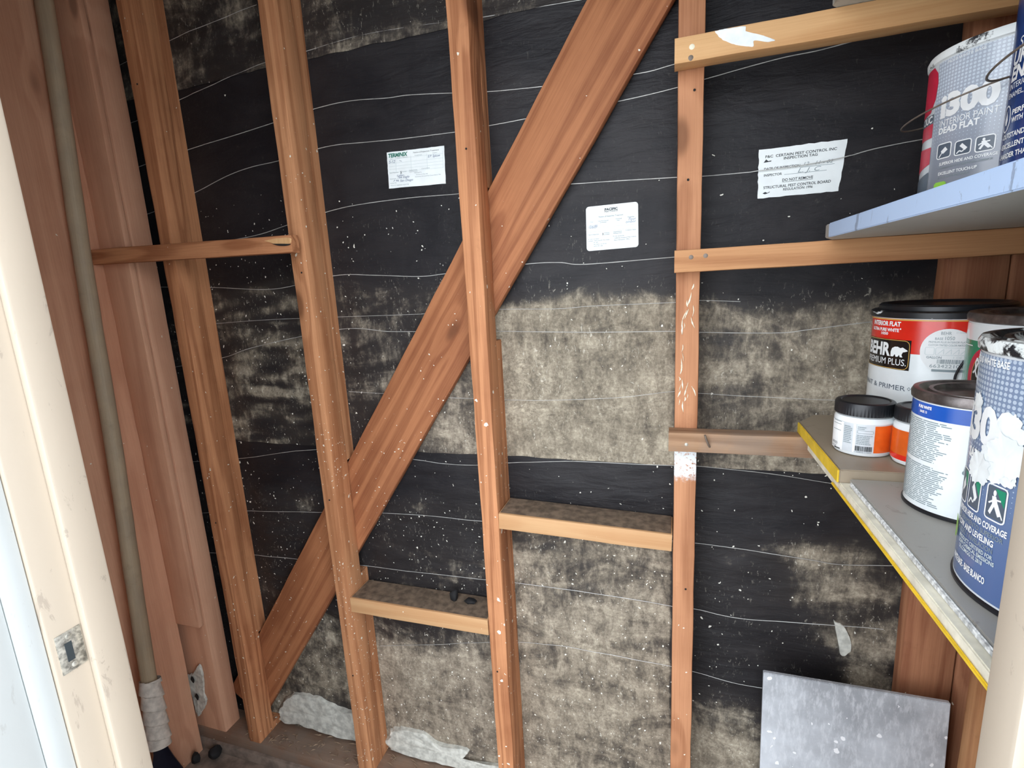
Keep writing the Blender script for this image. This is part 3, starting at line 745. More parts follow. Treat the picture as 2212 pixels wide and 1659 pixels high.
slab('edge_band', [(-.1915, -.286), (-.1895, -.286), (-.1895, .192), (-.1915, .192)], -.0003, .0193, 'shelf_blue', us)
ts = empty('top_shelf', (.4, .66, .3697)); tag(ts, 'grey shelf board resting on the topmost pine cleat', 'shelf')
slab('panel', [(-.189, -.285), (.19, -.285), (.19, .305), (-.155, .305), (-.187, .27)], 0, .0190, 'shelf_grey', ts)
ls = empty('lower_shelf', (.4, .66, -.2822)); tag(ls, 'lower shelf board with a yellow edge under the jars', 'shelf')
slab('panel', [(-.189, .072), (.19, .072), (.19, .36), (-.155, .36), (-.189, .307)], 0, .0186, 'shelf_brown', ls)
slab('edge_band', [(-.1915, .071), (-.1892, .071), (-.1892, .306), (-.1915, .306)], -.0003, .0188, 'shelf_yellow', ls)
fs_ = empty('front_shelf', (.4, .66, -.2952)); tag(fs_, 'grey lower shelf board with ragged white and yellow edges, under the nearest can', 'shelf')
slab('panel', [(-.188, -.278), (.19, -.278), (.19, .245), (-.188, .245)], 0, .0128, 'shelf_cream', fs_)
slab('edge_band', [(-.1905, -.279), (-.188, -.279), (-.188, .10), (-.1905, .10)], -.0003, .0040, 'shelf_yellow', fs_)
slab('front_band', [(-.1905, -.2815), (.19, -.2815), (.19, -.279), (-.1905, -.279)], -.0003, .0128, 'shelf_yellow', fs_)
slab('top_sheet', [(-.177, -.274), (.19, -.274), (.19, .0705), (-.177, .0705)], .0130, .0200, 'shelf_top', fs_)
slab('sheet_edge', [(-.1800, -.2745), (-.1772, -.2745), (-.1772, .060), (-.1800, .060)], .0131, .0196, 'shelf_white', fs_)
o = box('front_cleat', .24, .59, .3635, .400, -.3335, -.2957, 'pine'); tag(o, 'cleat under the front end of the lower shelf', 'cleat')

# ------------------------------------------------------------------ paint cans and jars
def can_root(name, cx, cy, base, label, cat, group):
    phi = math.atan2(-cx, cy)        # direction (from -Y towards +X) that faces the doorway
    o = empty(name, (cx, cy, base), (0, 0, phi)); return tag(o, label, cat, group)
def on_can(r):
    def fn(s, h, off):
        a = s/r; return Vector(((r+off)*math.sin(a), -(r+off)*math.cos(a), h))
    return fn
def wrap(name, r, s0, s1, h0, h1, mat, parent, off=.0003):
    n = max(2, int(abs(s1-s0)/.004)); bm = bmesh.new(); uvl = bm.loops.layers.uv.new('UVMap'); fn = on_can(r); m = 8
    g = [[bm.verts.new(fn(s0+(s1-s0)*i/n, h0+(h1-h0)*j/m, off)) for j in range(m+1)] for i in range(n+1)]
    for i in range(n):
        for j in range(m):
            f = bm.faces.new((g[i][j], g[i+1][j], g[i+1][j+1], g[i][j+1]))
            for lp, (a, b) in zip(f.loops, ((i, j), (i+1, j), (i+1, j+1), (i, j+1))): lp[uvl].uv = (s0+(s1-s0)*a/n, h0+(h1-h0)*b/m)
    return link(name, to_mesh(bm, name, 60), mat, parent)
def metal_can(root, r, h, body, lid='lid', rim='crust'):
    b = link('body', lathe_mesh('body', [(0, .002), (r-.004, .002), (r-.002, 0), (r+.0012, .001), (r+.0014, .004), (r, .006), (r, h-.010), (r-.001, h-.006), (r-.003, h-.006)], 72), body, root)
    link('bottom_rim', lathe_mesh('bottom_rim', [(r+.0002, .0008), (r+.0018, .0012), (r+.0020, .0038), (r+.0003, .0055)], 72), 'black_metal', root)
    link('rim', lathe_mesh('rim', [(r-.001, h-.012), (r+.0022, h-.010), (r+.0028, h-.004), (r+.001, h-.0002), (r-.004, h), (r-.008, h-.003), (r-.012, h-.006)], 72), rim, root)
    link('lid', lathe_mesh('lid', [(r-.011, h-.0065), (r-.013, h-.001), (r-.017, h-.001), (r-.020, h-.006), (r-.028, h-.007), (r*.4, h-.006), (0, h-.006)], 72), lid, root)
    return b
def bail(root, r, z, s_front, reach, drop, name='bail_handle', wr=.0011):
    """wire handle hinged on two ears, swung down to one side. s_front = arc position of the front ear."""
    a = s_front/r; f = Vector((math.sin(a), -math.cos(a), 0)); side = Vector((-f.y, f.x, 0)) * -1   # swings towards the viewer's left
    pts = []
    for k in range(33):
        t = math.pi*k/32
        sq = abs(math.sin(t))**.55
        pts.append(f*(r+.006)*math.cos(t) + side*(reach*sq) + Vector((0, 0, z-drop*sq)))
    link(name, tube_mesh(name, pts, wr, 8), 'black_metal' if wr > .0012 else 'nail', root)
    for sg in (1, -1):
        q = f*sg*(r+.0005); link('ear', lathe_mesh('ear', [(.011, 0), (.011, .0015), (.007, .004), (0, .0045)], 24), 'steel', root, (q.x, q.y, z), (R(90), 0, math.atan2(f.y*sg, f.x*sg)+R(90)))
def icons(pr, x0, y0, x1, y1, kind, hot):
    w_, h_ = x1-x0, y1-y0
    pr.rect('ink_slate', x0+w_*.05, y0+h_*.05, x1-w_*.05, y1-h_*.05)
    pr.poly(hot, [(x0+w_*.42, y1-h_*.08), (x1-w_*.08, y1-h_*.08), (x1-w_*.08, y0+h_*.45)])
    pr.frame('ink_white', x0, y0, x1, y1, w_*.07)
    X = lambda a: x0+w_*a; Y = lambda a: y0+h_*a
    if kind == 0: pr.poly('ink_white', [(X(.15), Y(.12)), (X(.35), Y(.38)), (X(.3), Y(.5)), (X(.6), Y(.75)), (X(.78), Y(.52)), (X(.5), Y(.3)), (X(.4), Y(.34)), (X(.22), Y(.08))])
    elif kind == 1:
        pr.poly('ink_white', [(X(.3), Y(.62)), (X(.45), Y(.8)), (X(.8), Y(.42)), (X(.66), Y(.26))])
        pr.line('ink_white', [(X(.66), Y(.4)), (X(.5), Y(.2)), (X(.3), Y(.3)), (X(.14), Y(.12))], w_*.08)
    else:
        pr.ell('ink_white', X(.42), Y(.78), w_*.08, h_*.09, 12)
        pr.poly('ink_white', [(X(.3), Y(.68)), (X(.5), Y(.7)), (X(.62), Y(.5)), (X(.8), Y(.2)), (X(.68), Y(.15)), (X(.46), Y(.4)), (X(.3), Y(.14)), (X(.18), Y(.2)), (X(.34), Y(.46))])
        pr.line('ink_white', [(X(.15), Y(.45)), (X(.45), Y(.6)), (X(.75), Y(.62))], w_*.08)
        pr.line('ink_white', [(X(.6), Y(.5)), (X(.9), Y(.12))], w_*.06)
GU = 'paint cans on the upper shelf'; GL = 'paint cans on the lower shelf'

# upper shelf: grey can
r, h = .088, .200
A = can_root('paint_can', .4096, .8643, .0617, 'grey dotted paint can with a red stripe reading i300 dead flat, on the blue-edged shelf', 'paint can', GU)
metal_can(A, r, h, 'label_grey')
lab = wrap('label', r, -.0885, .12, .008, h-.013, 'dots_grey', A)
wrap('label', r, -.14, -.0887, .008, h-.013, 'label_grey', A)
pr = Print()
pr.poly('ink_red', [(-.128, .186), (-.098, .186), (-.089, .177), (-.0865, .165), (-.089, .145), (-.098, .131), (-.128, .128)])
pr.poly('ink_slate', [(-.13, .128), (-.089, .128), (-.089, .117), (-.13, .117)])
pr.poly('ink_red', [(-.128, .099), (-.089, .099), (-.089, .1165), (-.128, .1165)])
pr.poly('ink_red', [(-.128, .058), (-.0885, .066), (-.0885, .087), (-.128, .089)])
pr.poly('ink_slate', [(-.128, .01), (-.0885, .01), (-.0885, .056), (-.128, .048)])
pr.text('ink_white', 'ƆUC', -.117, .1185, .026, .0085, .04)
pr.text('ink_white', 'i300', -.0765, .1195, .064, .0265, .055)
pr.text('ink_white', 'INTERIOR PAINT', -.0755, .1078, .0640, .0072, .0)
pr.text('ink_white', 'DEAD FLAT', -.0758, .0990, .0472, .0074, .035)
pr.text('ink_white', 'PR310 WHITE BASE', -.0730, .1815, .043, .0035, .0)
for (a, b), (c, d), k in (((-.0750, .0685), (-.0562, .0863), 0), ((-.0513, .0676), (-.0342, .0843), 1), ((-.0297, .0663), (-.0120, .0838), 2)): icons(pr, a, b, c, d, k, 'ink_red')
pr.text('ink_white', 'SUPERIOR HIDE AND COVERAGE', -.0700, .0598, .062, .0036, .02)
pr.text('ink_grey', 'CUBRIMIENTO Y COBERTURA SUPERIOR', -.0700, .0550, .058, .0026)
pr.text('ink_white', 'EXCELLENT TOUCH-UP', -.0700, .0480, .0440, .0036, .02)
pr.text('ink_grey', 'EXCELENTE RETOQUE', -.0700, .0435, .036, .0026)
pr.poly('ink_lime', [(-.0747, .024), (-.0577, .024), (-.0577, .0375), (-.060, .0395), (-.072, .0395), (-.0747, .0375)])
pr.ell('ink_white', -.0662, .032, .0040, .0045, 16)
pr.build(lab, on_can(r), step=.004, base=.0006)
bail(A, r, .150, .030, .113, .027)

# upper shelf: blue can
Bc = can_root('paint_can', .3867, .6229, .0617, 'dark blue urethane enamel paint can at the right edge of the blue-edged shelf', 'paint can', GU)
metal_can(Bc, r, h, 'label_white')
lab = wrap('label', r, -.15, .12, .008, h-.013, 'label_navy', Bc)
pr = Print()
pr.text('ink_white', 'SATIN', -.0990, .1265, .040, .0085, .0, .15)
pr.text('ink_white', 'URETHANE', -.1075, .1135, .090, .0125, .04, .15)
pr.text('ink_white', 'ENAMEL', -.1085, .1000, .066, .0125, .04, .15)
pr.text('ink_white', 'INTERIOR/EXTERIOR', -.1085, .0925, .070, .0052)
pr.text('ink_white', 'ENAMEL, WATER BASED', -.1085, .0850, .070, .0046)
pr.line('ink_white', [(-.1075+.008*math.cos(2*math.pi*k/24), .0675+.0115*math.sin(2*math.pi*k/24)) for k in range(25)], .0013)
pr.poly('ink_white', [(-.1075, .0745), (-.1045, .0660), (-.1060, .0620), (-.1090, .0620), (-.1105, .0660)])
pr.text('ink_white', 'PERFORMS', -.0965, .0690, .040, .0045, .03)
pr.text('ink_white', 'WITH WATER', -.0965, .0620, .040, .0045, .03)
pr.text('ink_white', '- OUTSTANDING FLOW', -.1140, .0490, .070, .0046, .03)
pr.text('ink_white', '- EXCELLENT ADHESION', -.1140, .0400, .074, .0046, .03)
pr.text('ink_white', '- HARDER THAN OIL-BASED', -.1140, .0310, .080, .0046, .03)
pr.build(lab, on_can(r), step=.004, base=.0006)
bail(Bc, r, .150, .030, .104, .036)

# lower shelf: nearest can
D = can_root('paint_can', .3248, .4813, -.2752, 'blue dotted paint can splashed with white paint, nearest the right door jamb', 'paint can', GL)
r, h = .088, .214
metal_can(D, r, h, 'label_grey', lid='dark_crust', rim='dark_crust')
lab = wrap('label', r, -.15, .12, .007, h-.013, 'dots_blue', D)
pr = Print(); pr.bm('ink_slate'); pr.bm('ink_teal')
pr.text('ink_white', 'PR310 WHITE BASE', -.115, .1935, .047, .0055, .03)
pr.text('ink_white', 'i300', -.1160, .1320, .062, .0300, .055)
pr.text('ink_white', 'SATIN', -.1060, .1150, .026, .0085, .05)
icons(pr, -.1160, .0735, -.0995, .1020, 0, 'ink_teal'); icons(pr, -.0960, .0735, -.0795, .1020, 1, 'ink_teal'); icons(pr, -.0725, .0745, -.0555, .1030, 2, 'ink_teal')
pr.text('ink_white', 'SUPERIOR HIDE AND COVERAGE', -.1130, .0655, .0610, .0052, .03)
pr.text('ink_grey', 'RECUBRIMIENTO SUPERIOR', -.1110, .0595, .0570, .0040)
pr.text('ink_white', 'FLOW AND LEVELING', -.1100, .0530, .0490, .0052, .03)
pr.text('ink_grey', 'FLUIDEZ Y NIVELACION', -.1080, .0475, .0470, .0042)
pr.text('ink_pale', 'PRODUCT CERTIFIED FOR', -.1020, .0425, .0420, .0034, .02)
pr.text('ink_pale', 'LOW CHEMICAL EMISSIONS', -.1020, .0380, .0440, .0034, .02)
pr.text('ink_pale', 'UL.COM/GG UL 2818', -.1000, .0335, .0320, .0034, .02)
pr.text('ink_white', 'WHITE BASE - BASE BLANCO', -.1120, .0190, .0480, .0058, .03)
pr.poly('ink_lime', [(-.122, .034), (-.1135, .036), (-.1115, .041), (-.1115, .052), (-.1145, .056), (-.122, .055)])
pr.build(lab, on_can(r), step=.004, base=.0006)
def splat(cx, cz, rx, rz, seed, off=.0013):
    bm = bmesh.new(); P = []
    for k in range(72):
        a = 2*math.pi*k/72; f = 1+.30*noise.noise(Vector((math.cos(a)*2+seed, math.sin(a)*2, 1)))+.22*noise.noise(Vector((math.cos(a)*7+seed, math.sin(a)*7, 2)))
        P.append((cx+rx*f*math.cos(a), cz+rz*f*math.sin(a)))
    c = bm.verts.new((cx, cz, 0)); q = [bm.verts.new((x, z, 0)) for x, z in P]
    for i in range(72): bm.faces.new((c, q[i], q[(i+1) % 72]))
    x = cx-2*rx
    while x < cx+2*rx: bmesh.ops.bisect_plane(bm, geom=list(bm.verts)+list(bm.edges)+list(bm.faces), plane_co=(x, 0, 0), plane_no=(1, 0, 0)); x += .004
    for v in bm.verts: v.co = on_can(r)(v.co.x, v.co.y, off+.0006*noise.noise(Vector((v.co.x*150, v.co.y*150, seed))))
    link('paint_splash', to_mesh(bm, 'paint_splash', 60), 'splat', D)
splat(-.061, .142, .012, .019, 1.); splat(-.067, .119, .017, .015, 5., .0016); splat(-.085, .110, .014, .013, 9., .0019); splat(-.100, .163, .009, .006, 13.); splat(-.060, .128, .016, .016, 21., .0022)

# lower shelf: quart can
r, h = .056, .137
Q = can_root('paint_can', .3165, .6614, -.2752, 'small quart can with a blue top band and rows of fine print', 'paint can', GL)
metal_can(Q, r, h, 'label_white', rim='lid')
lab = wrap('label', r, -.088, .088, .006, h-.0125, 'label_white', Q)
band = wrap('label_band', r, -.088, .088, .1085, h-.0125, 'label_blue', Q, .0006)
pr = Print()
pr.text('ink_white', 'PURE WHITE', -.0560, .1185, .0175, .0032, .05); pr.text('ink_white', 'BASE 13', -.0530, .1135, .0095, .0026, .03)
pr.build(band, on_can(r), step=.004, base=.0009)
rn = random.Random(5)
pr.greek('ink_grey', -.080, .0600, -.0165, .1065, 21, .45, rn); pr.greek('ink_grey', -.080, .0105, -.0165, .0560, 21, .45, rn)
for z in (.100, .092, .084, .066, .050, .046, .036, .028): pr.rect('ink_grey', .004, z, .010, z+.0010)
pr.ell('ink_grey', -.004, .058, .0016, .0022, 12); pr.poly('ink_grey', [(-.0045, .060), (-.0035, .060), (-.004, .0655)])
pr.build(lab, on_can(r), step=.004, base=.0006)

# lower shelf: red and white can
r, h = .088, .190
E_ = can_root('paint_can', .390, .933, -.2636, 'red and white interior flat paint and primer can with a round store sticker', 'paint can', GL)
link('body', lathe_mesh('body', [(0, .002), (r-.004, .001), (r-.001, .001), (r, .004), (r, h-.004), (r-.002, h-.003)], 72), 'label_white', E_)
link('rim', lathe_mesh('rim', [(r-.001, h-.006), (r+.0025, h-.005), (r+.003, h+.003), (r-.001, h+.005), (r-.006, h+.005), (r-.008, h+.002)], 72), 'fleck', E_)
link('lid', lathe_mesh('lid', [(r-.007, h+.002), (r-.007, h+.011), (r-.010, h+.0135), (r-.016, h+.0135), (r-.020, h+.010), (0, h+.010)], 72), 'black_plastic', E_)
lab = wrap('label', r, -.137, .137, .006, h-.006, 'label_white', E_)
red = wrap('label_band', r, -.137, .137, .1335, h-.0065, 'label_red', E_, .0005)
pr = Print()
pr.rect('ink_gold', -.137, h-.0085, .137, h-.0068)
pr.text('ink_white', 'INTERIOR FLAT', -.1040, .1728, .0550, .0068, .04)
pr.text('ink_white', 'ULTRA PURE WHITE', -.1050, .1645, .0540, .0048, .04); pr.ell('ink_white', -.0490, .1690, .0011, .0011, 10)
pr.text('ink_white', '1050', -.0815, .1590, .0135, .0040, .03)
pr.build(red, on_can(r), step=.004, base=.0008)
plate = wrap('logo_plate', r, -.1190, -.0330, .1085, .1530, 'label_black', E_, .0010)
pr = Print()
pr.frame('ink_gold', -.1175, .1095, -.0345, .1520, .0008)
pr.text('ink_white', 'BEHR', -.1120, .1285, .0510, .0195, .04)
pr.poly('ink_white', [(-.0600, .1275), (-.0602, .1345), (-.0585, .1400), (-.0545, .1425), (-.0500, .1428), (-.0465, .1410), (-.0430, .1422), (-.0415, .1412), (-.0370, .1385), (-.0362, .1372), (-.0395, .1358), (-.0425, .1350), (-.0440, .1310), (-.0425, .1275), (-.0460, .1275), (-.0475, .1310), (-.0490, .1280), (-.0520, .1275), (-.0535, .1315), (-.0560, .1275)])
pr.text('ink_white', 'PREMIUM PLUS.', -.1130, .1150, .0760, .0095, .0)
pr.build(plate, on_can(r), step=.004, base=.0013)
pr = Print(); pr.text('ink_slate', 'PAINT & PRIMER', -.1290, .0775, .0940, .0075, .0); pr.line('ink_slate', [(-.0325, .0815), (-.0305, .084), (-.0285, .0815), (-.0305, .079), (-.0325, .0815)], .0006)
pr.greek('ink_pale', -.100, .030, -.035, .062, 6)
pr.build(lab, on_can(r), step=.004, base=.0006)
# round sticker
bm = bmesh.new(); N_ = 48; cs, ch, rs, rh = .0080, .1400, .0300, .0315
fn = on_can(r); rings = []
for k in range(9): rings.append([bm.verts.new(fn(cs+rs*(k+1)/9*math.cos(2*math.pi*i/N_), ch+rh*(k+1)/9*math.sin(2*math.pi*i/N_), .0012)) for i in range(N_)])
c0 = bm.verts.new(fn(cs, ch, .0012))
for i in range(N_): bm.faces.new((c0, rings[0][i], rings[0][(i+1) % N_]))
for a, b in zip(rings, rings[1:]):
    for i in range(N_): bm.faces.new((a[i], b[i], b[(i+1) % N_], a[(i+1) % N_]))
stk = link('sticker', to_mesh(bm, 'sticker', 60), 'sticker', E_); stk['label'] = 'round white tint sticker'
pr = Print()
pr.text('ink_grey', 'BEHR', -.0007, .1632, .0110, .0042); pr.text('ink_grey', 'BASE', -.0065, .1560, .0085, .0034); pr.text('ink_grey', '1050', .0042, .1560, .0100, .0048)
pr.text('ink_pale', 'AT-76MA0230', .0150, .1650, .012, .0022)
pr.text('ink_grey', 'PREMIUM PLUS INTERIOR FLAT', -.0130, .1515, .0400, .0026); pr.text('ink_grey', 'CUSTOM TINTED COLOR MATCH', -.0130, .1472, .0400, .0026)
pr.frame('ink_pale', -.0160, .1345, -.0060, .1450, .0005); pr.frame('ink_pale', -.0045, .1345, .0330, .1450, .0005)
for k in range(4): pr.line('ink_pale', [(-.002+.008*k, .136), (.004+.008*k, .143), (.004+.008*k, .136)], .0005)
pr.text('ink_grey', 'GALLON', -.0140, .1295, .0165, .0032, .02); pr.text('ink_pale', '1 OF 1', .0150, .1300, .012, .0026)
rb = random.Random(2); x = -.0020
while x < .0270: wd = rb.choice((.0004, .0008, .0012)); pr.rect('ink_grey', x, .1225, x+wd, .1285); x += wd+rb.choice((.0004, .0008))
pr.text('ink_grey', '6634221046', -.0095, .1165, .0400, .0048); pr.rect('ink_grey', -.0070, .1108, .0300, .1142)
pr.build(stk, on_can(r), step=.004, base=.0014)
link('bail_handle', tube_mesh('bail_handle', catmull([on_can(r)(.0185, .098, .003), on_can(r)(.0190, .108, .004), on_can(r)(.0225, .121, .006), on_can(r)(.0300, .137, .008), on_can(r)(.042, .150, .010), on_can(r)(.06, .158, .007), on_can(r)(.07, .158, .002)], 6), .0016, 8), 'black_metal', E_)
link('ear', lathe_mesh('ear', [(.009, 0), (.009, .0015), (.006, .004), (0, .0045)], 24), 'black_plastic', E_, on_can(r)(.070, .158, .0), (R(90), 0, .07/r))

# lower shelf: green and red can
r, h = .085, .200
G_ = can_root('paint_can', .4347, .755, -.2636, 'white, green and red can half hidden behind the nearest can', 'paint can', GL)
metal_can(G_, r, h, 'label_white', rim='lid')
lab = wrap('label', r, -.132, .132, .006, h-.013, 'label_green', G_)
wrap('label_band', r, -.132, .132, .167, h-.013, 'label_white', G_, .0005)
pr = Print(); pr.ell('ink_red', -.064, .125, .0300, .0360, 40); pr.ell('ink_gold', -.062, .125, .0245, .0300, 40); pr.ell('label_black', -.062, .125, .0235, .0290, 40)
pr.line('ink_white', [(-.083, .128), (-.079, .133), (-.076, .142), (-.078, .147), (-.080, .142), (-.079, .130), (-.076, .124), (-.070, .126), (-.064, .134)], .0022)
pr.rect('ink_white', -.112, .1600, -.090, .1612)
pr.build(lab, on_can(r), step=.004, base=.0006)

# jars
def jar(name, cx, cy, r, h, label, orange, info):
    J = can_root(name, cx, cy, -.2636, label, 'jar', 'screw-top jars on the lower shelf')
    hl = h-.019
    link('body', lathe_mesh('body', [(0, .001), (r-.006, .001), (r-.002, .0015), (r, .006), (r, hl-.006), (r-.002, hl-.002), (r-.006, hl), (r-.006, hl+.004)], 64), 'label_white', J)
    link('lid', lathe_mesh('lid', [(r-.004, hl+.0005), (r+.0005, hl+.001), (r+.0005, h-.004), (r-.001, h-.0012), (r-.004, h), (r-.006, h), (r-.008, h-.0015), (0, h-.0015)], 120, 35, (hl, h-.003, .0006)), 'black_plastic', J)
    lab = wrap('label', r, -.052, .052, .006, hl-.009, 'label_grey' if info else 'label_white', J)
    pnl = wrap('label_panel', r, orange[0], orange[1], .0075, hl-.011, 'label_orange', J, .0006)
    pr = Print(); rj = random.Random(8)
    if info:
        pr.rect('ink_white', -.047, .006, -.0235, hl-.0095); pr.rect('ink_white', -.0105, .0065, -.0075, hl-.0095)
        for z in (.0465, .0425, .0335): pr.rect('ink_grey', -.043, z, -.0270, z+.0008)
        pr.greek('ink_grey', -.0225, .018, -.0120, .0440, 10, .4, rj); pr.greek('ink_grey', -.0065, .0185, .0120, .0330, 6, .4, rj)
        pr.frame('ink_grey', -.0060, .0350, .0120, .0390, .0004); pr.greek('ink_grey', -.0060, .0400, .004, .0450, 2, .4, rj)
        pr.text('ink_black', 'SPEED', -.0440, .0125, .0120, .0035); pr.text('ink_black', '8 OZ', -.0440, .0080, .010, .0026); pr.rect('ink_black', -.0380, .0062, -.0270, .0078)
        x = -.0075
        while x < .0110: wd = rj.choice((.0003, .0006, .0009)); pr.rect('ink_black', x, .0095, x+wd, .0165); x += wd+rj.choice((.0003, .0006))
        pr.text('ink_grey', '0 36824 17800', -.0085, .0070, .020, .0018)
    else:
        pr.greek('ink_white', -.042, .010, -.020, .013, 2, .5, rj); pr.rect('label_red', -.046, .0075, .02, .0145)
    pr.build(lab if info else pnl, on_can(r), step=.004, base=.0009)
jar('jar', .2616, .8207, .0362, .0760, 'small white jar with a ribbed black lid, barcode and orange panel', (.0140, .046), True)
jar('jar', .3172, .7774, .0330, .0780, 'orange-labelled jar half hidden behind the quart can', (-.055, .030), False)

# ------------------------------------------------------------------ inspection tags on the paper
def card(name, pts, y, label, notch=0., rnd=0., thick=.0005):
    """pts: corners bl, br, tr, tl in (x,z) -> root + card part with slightly torn outline; returns map from card metres to wall"""
    bl, br_, tr, tl = [Vector((p[0], 0, p[1])) for p in pts]
    root = empty(name, (bl.x, y, bl.z)); tag(root, label, 'tag', 'pest inspection tags')
    rn = random.Random(hash(label) % 1000 if False else len(label)); P = []
    def edge(a, b, n=14):
        for k in range(n):
            p = a.lerp(b, k/n)
            if 0 < k and notch: p = p+Vector((rn.uniform(-1, 1), 0, rn.uniform(-1, 1)))*notch
            P.append(p)
    if rnd:
        cs = [bl, br_, tr, tl]
        for i, c in enumerate(cs):
            pv = (cs[i-1]-c).normalized(); nx = (cs[(i+1) % 4]-c).normalized(); ctr = c+(pv+nx)*rnd
            a0 = math.atan2(-nx.z, -nx.x); a1 = math.atan2(-pv.z, -pv.x)
            for k in range(7):
                t = k/6; v = ((-nx)*(1-t)+(-pv)*t).normalized(); P.append(ctr+v*rnd)
    else:
        edge(bl, br_); edge(br_, tr); edge(tr, tl); edge(tl, bl)
    bm = bmesh.new(); o = Vector((bl.x, 0, bl.z))
    f = [bm.verts.new(p-o+Vector((0, -thick, 0))) for p in P]; b = [bm.verts.new(p-o) for p in P]; n = len(P)
    bm.faces.new(f); bm.faces.new(list(reversed(b)))
    for i in range(n): bm.faces.new((f[i], b[i], b[(i+1) % n], f[(i+1) % n]))
    bmesh.ops.recalc_face_normals(bm, faces=list(bm.faces))
    cd = link('card', to_mesh(bm, 'card'), 'tag', root)
    W_, H_ = (br_-bl).length, (tl-bl).length
    def fn(u, v, off):     # u,v in 0..1 of the card
        p = bl.lerp(br_, u).lerp(tl.lerp(tr, u), v)-o; return Vector((p.x, -thick-off, p.z))
    return cd, fn
cd, fn = card('inspection_tag', [(-.6102, .2233), (-.4713, .2194), (-.4691, .2952), (-.6075, .2983)], 1.0562, 'white pest control tag with green TERMINIX heading, between two studs', .0004)
pr = Print()
pr.text('ink_green', 'TERMINIX', .025, .855, .345, .105, .05, .18)
pr.text('ink_black', 'Notice of Inspection Treatment', .47, .895, .44, .040)
for z in (.80, .685, .60, .52, .43): pr.rect('ink_pale', .03, z, .97, z+.006)
for x in (.15, .42, .70): pr.rect('ink_pale', x, .43, x+.004, .84)
pr.rect('ink_pale', .97, .43, .974, .88)
pr.text('ink_grey', 'Target Organism', .17, .81, .20, .025); pr.text('ink_grey', 'Treatment', .49, .82, .13, .028); pr.text('ink_grey', 'Applied', .80, .835, .08, .022); pr.text('ink_grey', 'Date', .06, .80, .04, .022)
pr.text('ink_pen', '5-12', .03, .695, .11, .075, 0, .3); pr.text('ink_pen', 'E.P. Spkow', .72, .735, .21, .065, 0, .3); pr.line('ink_pen', [(.22, .745), (.26, .715)], .008)
pr.text('ink_grey', 'Type of Inspection', .03, .415, .16, .028); pr.text('ink_black', 'X', .22, .385, .03, .07, .06); pr.text('ink_grey', 'Limited', .26, .42, .07, .022); pr.text('ink_grey', 'Supplemental', .38, .435, .14, .026); pr.text('ink_grey', 'Complete', .60, .45, .14, .026); pr.text('ink_grey', 'Original Reinspection', .38, .395, .15, .024)
pr.text('ink_pen', 'Lidler', .16, .315, .13, .05, 0, .3); pr.text('ink_pen', '766 Eagle', .17, .255, .21, .06, 0, .3); pr.text('ink_pen', '7 96', .09, .175, .10, .05, 0, .3); pr.text('ink_pen', 'San Diego', .21, .16, .23, .06, 0, .3)
for z in (.25, .13): pr.text('ink_grey', 'Inspector' if z > .2 else 'License No.', .03, z, .12, .026)
pr.text('ink_grey', 'Addressed To:', .47, .355, .13, .028); pr.text('ink_grey', 'Structural Pest Bd', .50, .30, .20, .024); pr.text('ink_grey', 'Sacramento Structural Pest Control Board, PCB', .48, .245, .44, .026)
pr.text('ink_grey', 'Form 12  Inspection report tag', .04, .065, .32, .028)
pr.build(cd, fn, {'ink_green': 'heading'}, base=.00005)
cd, fn = card('inspection_tag', [(-.171, .0575), (-.0688, .0591), (-.0694, .1441), (-.1709, .1432)], 1.0562, 'white rounded-corner inspection tag beside the brace, left of the primer-banded stud', 0, .006)
pr = Print()
pr.text('ink_black', 'PACIFIC', .365, .875, .25, .055, .05); pr.text('ink_black', 'Pest Control', .365, .84, .25, .030, .02)
pr.text('ink_grey', 'Notice of Inspection Treatment', .25, .735, .47, .034, .02)
pr.text('ink_grey', 'Date', .08, .64, .06, .028); pr.text('ink_grey', 'Target Wood Destroying', .23, .645, .21, .026, .02); pr.text('ink_grey', 'Organism', .27, .61, .13, .026, .02); pr.text('ink_grey', 'Chemical', .57, .66, .12, .026, .02); pr.text('ink_grey', 'Used', .59, .625, .06, .026, .02); pr.text('ink_grey', 'Quantity', .80, .675, .13, .026, .02)
pr.text('ink_pen', '10/6/89', .05, .505, .17, .075, 0, .3); pr.text('ink_pen', 'Floor', .82, .61, .14, .06, 0, .3); pr.text('ink_pen', 'timbor', .77, .555, .19, .055, 0, .3)
for x, X in ((.23, .44), (.54, .71), (.73, .95)): pr.rect('ink_pale', x, .51, X, .517)
for x, X in ((.06, .21), (.23, .44), (.54, .73), (.76, .95)): pr.rect('ink_pale', x, .425, X, .432)
pr.text('ink_grey', 'Type of Inspection:', .03, .355, .22, .026, .02); pr.text('ink_black', 'X', .31, .335, .03, .05, .06)
pr.text('ink_grey', 'Original', .35, .37, .10, .026, .02); pr.text('ink_grey', 'Limited', .35, .335, .10, .026, .02); pr.text('ink_grey', 'Supplemental', .53, .375, .16, .026, .02); pr.text('ink_grey', 'Reinspection', .53, .34, .16, .026, .02); pr.text('ink_grey', 'Completion Notice', .76, .385, .20, .026, .02)
for k, (s_, x, w_) in enumerate((('For more information', .03, .22), ('contact: 2870 Fourth Ave Suite', .03, .42), ('No. 407', .14, .09), ('San Diego, CA 92103', .14, .25), ('(619) 297-1400', .14, .18))): pr.text('ink_grey', s_, x, .255-.042*k, w_, .024, .02)
for k, (s_, w_) in enumerate((('Do not remove this', .21), ('California Structural Pest Control', .42), ('Board Regulation 1996.2', .30))): pr.text('ink_grey', s_, .52+(.02 if k else 0), .275-.045*k, w_, .026, .02)
pr.build(cd, fn, base=.00005)
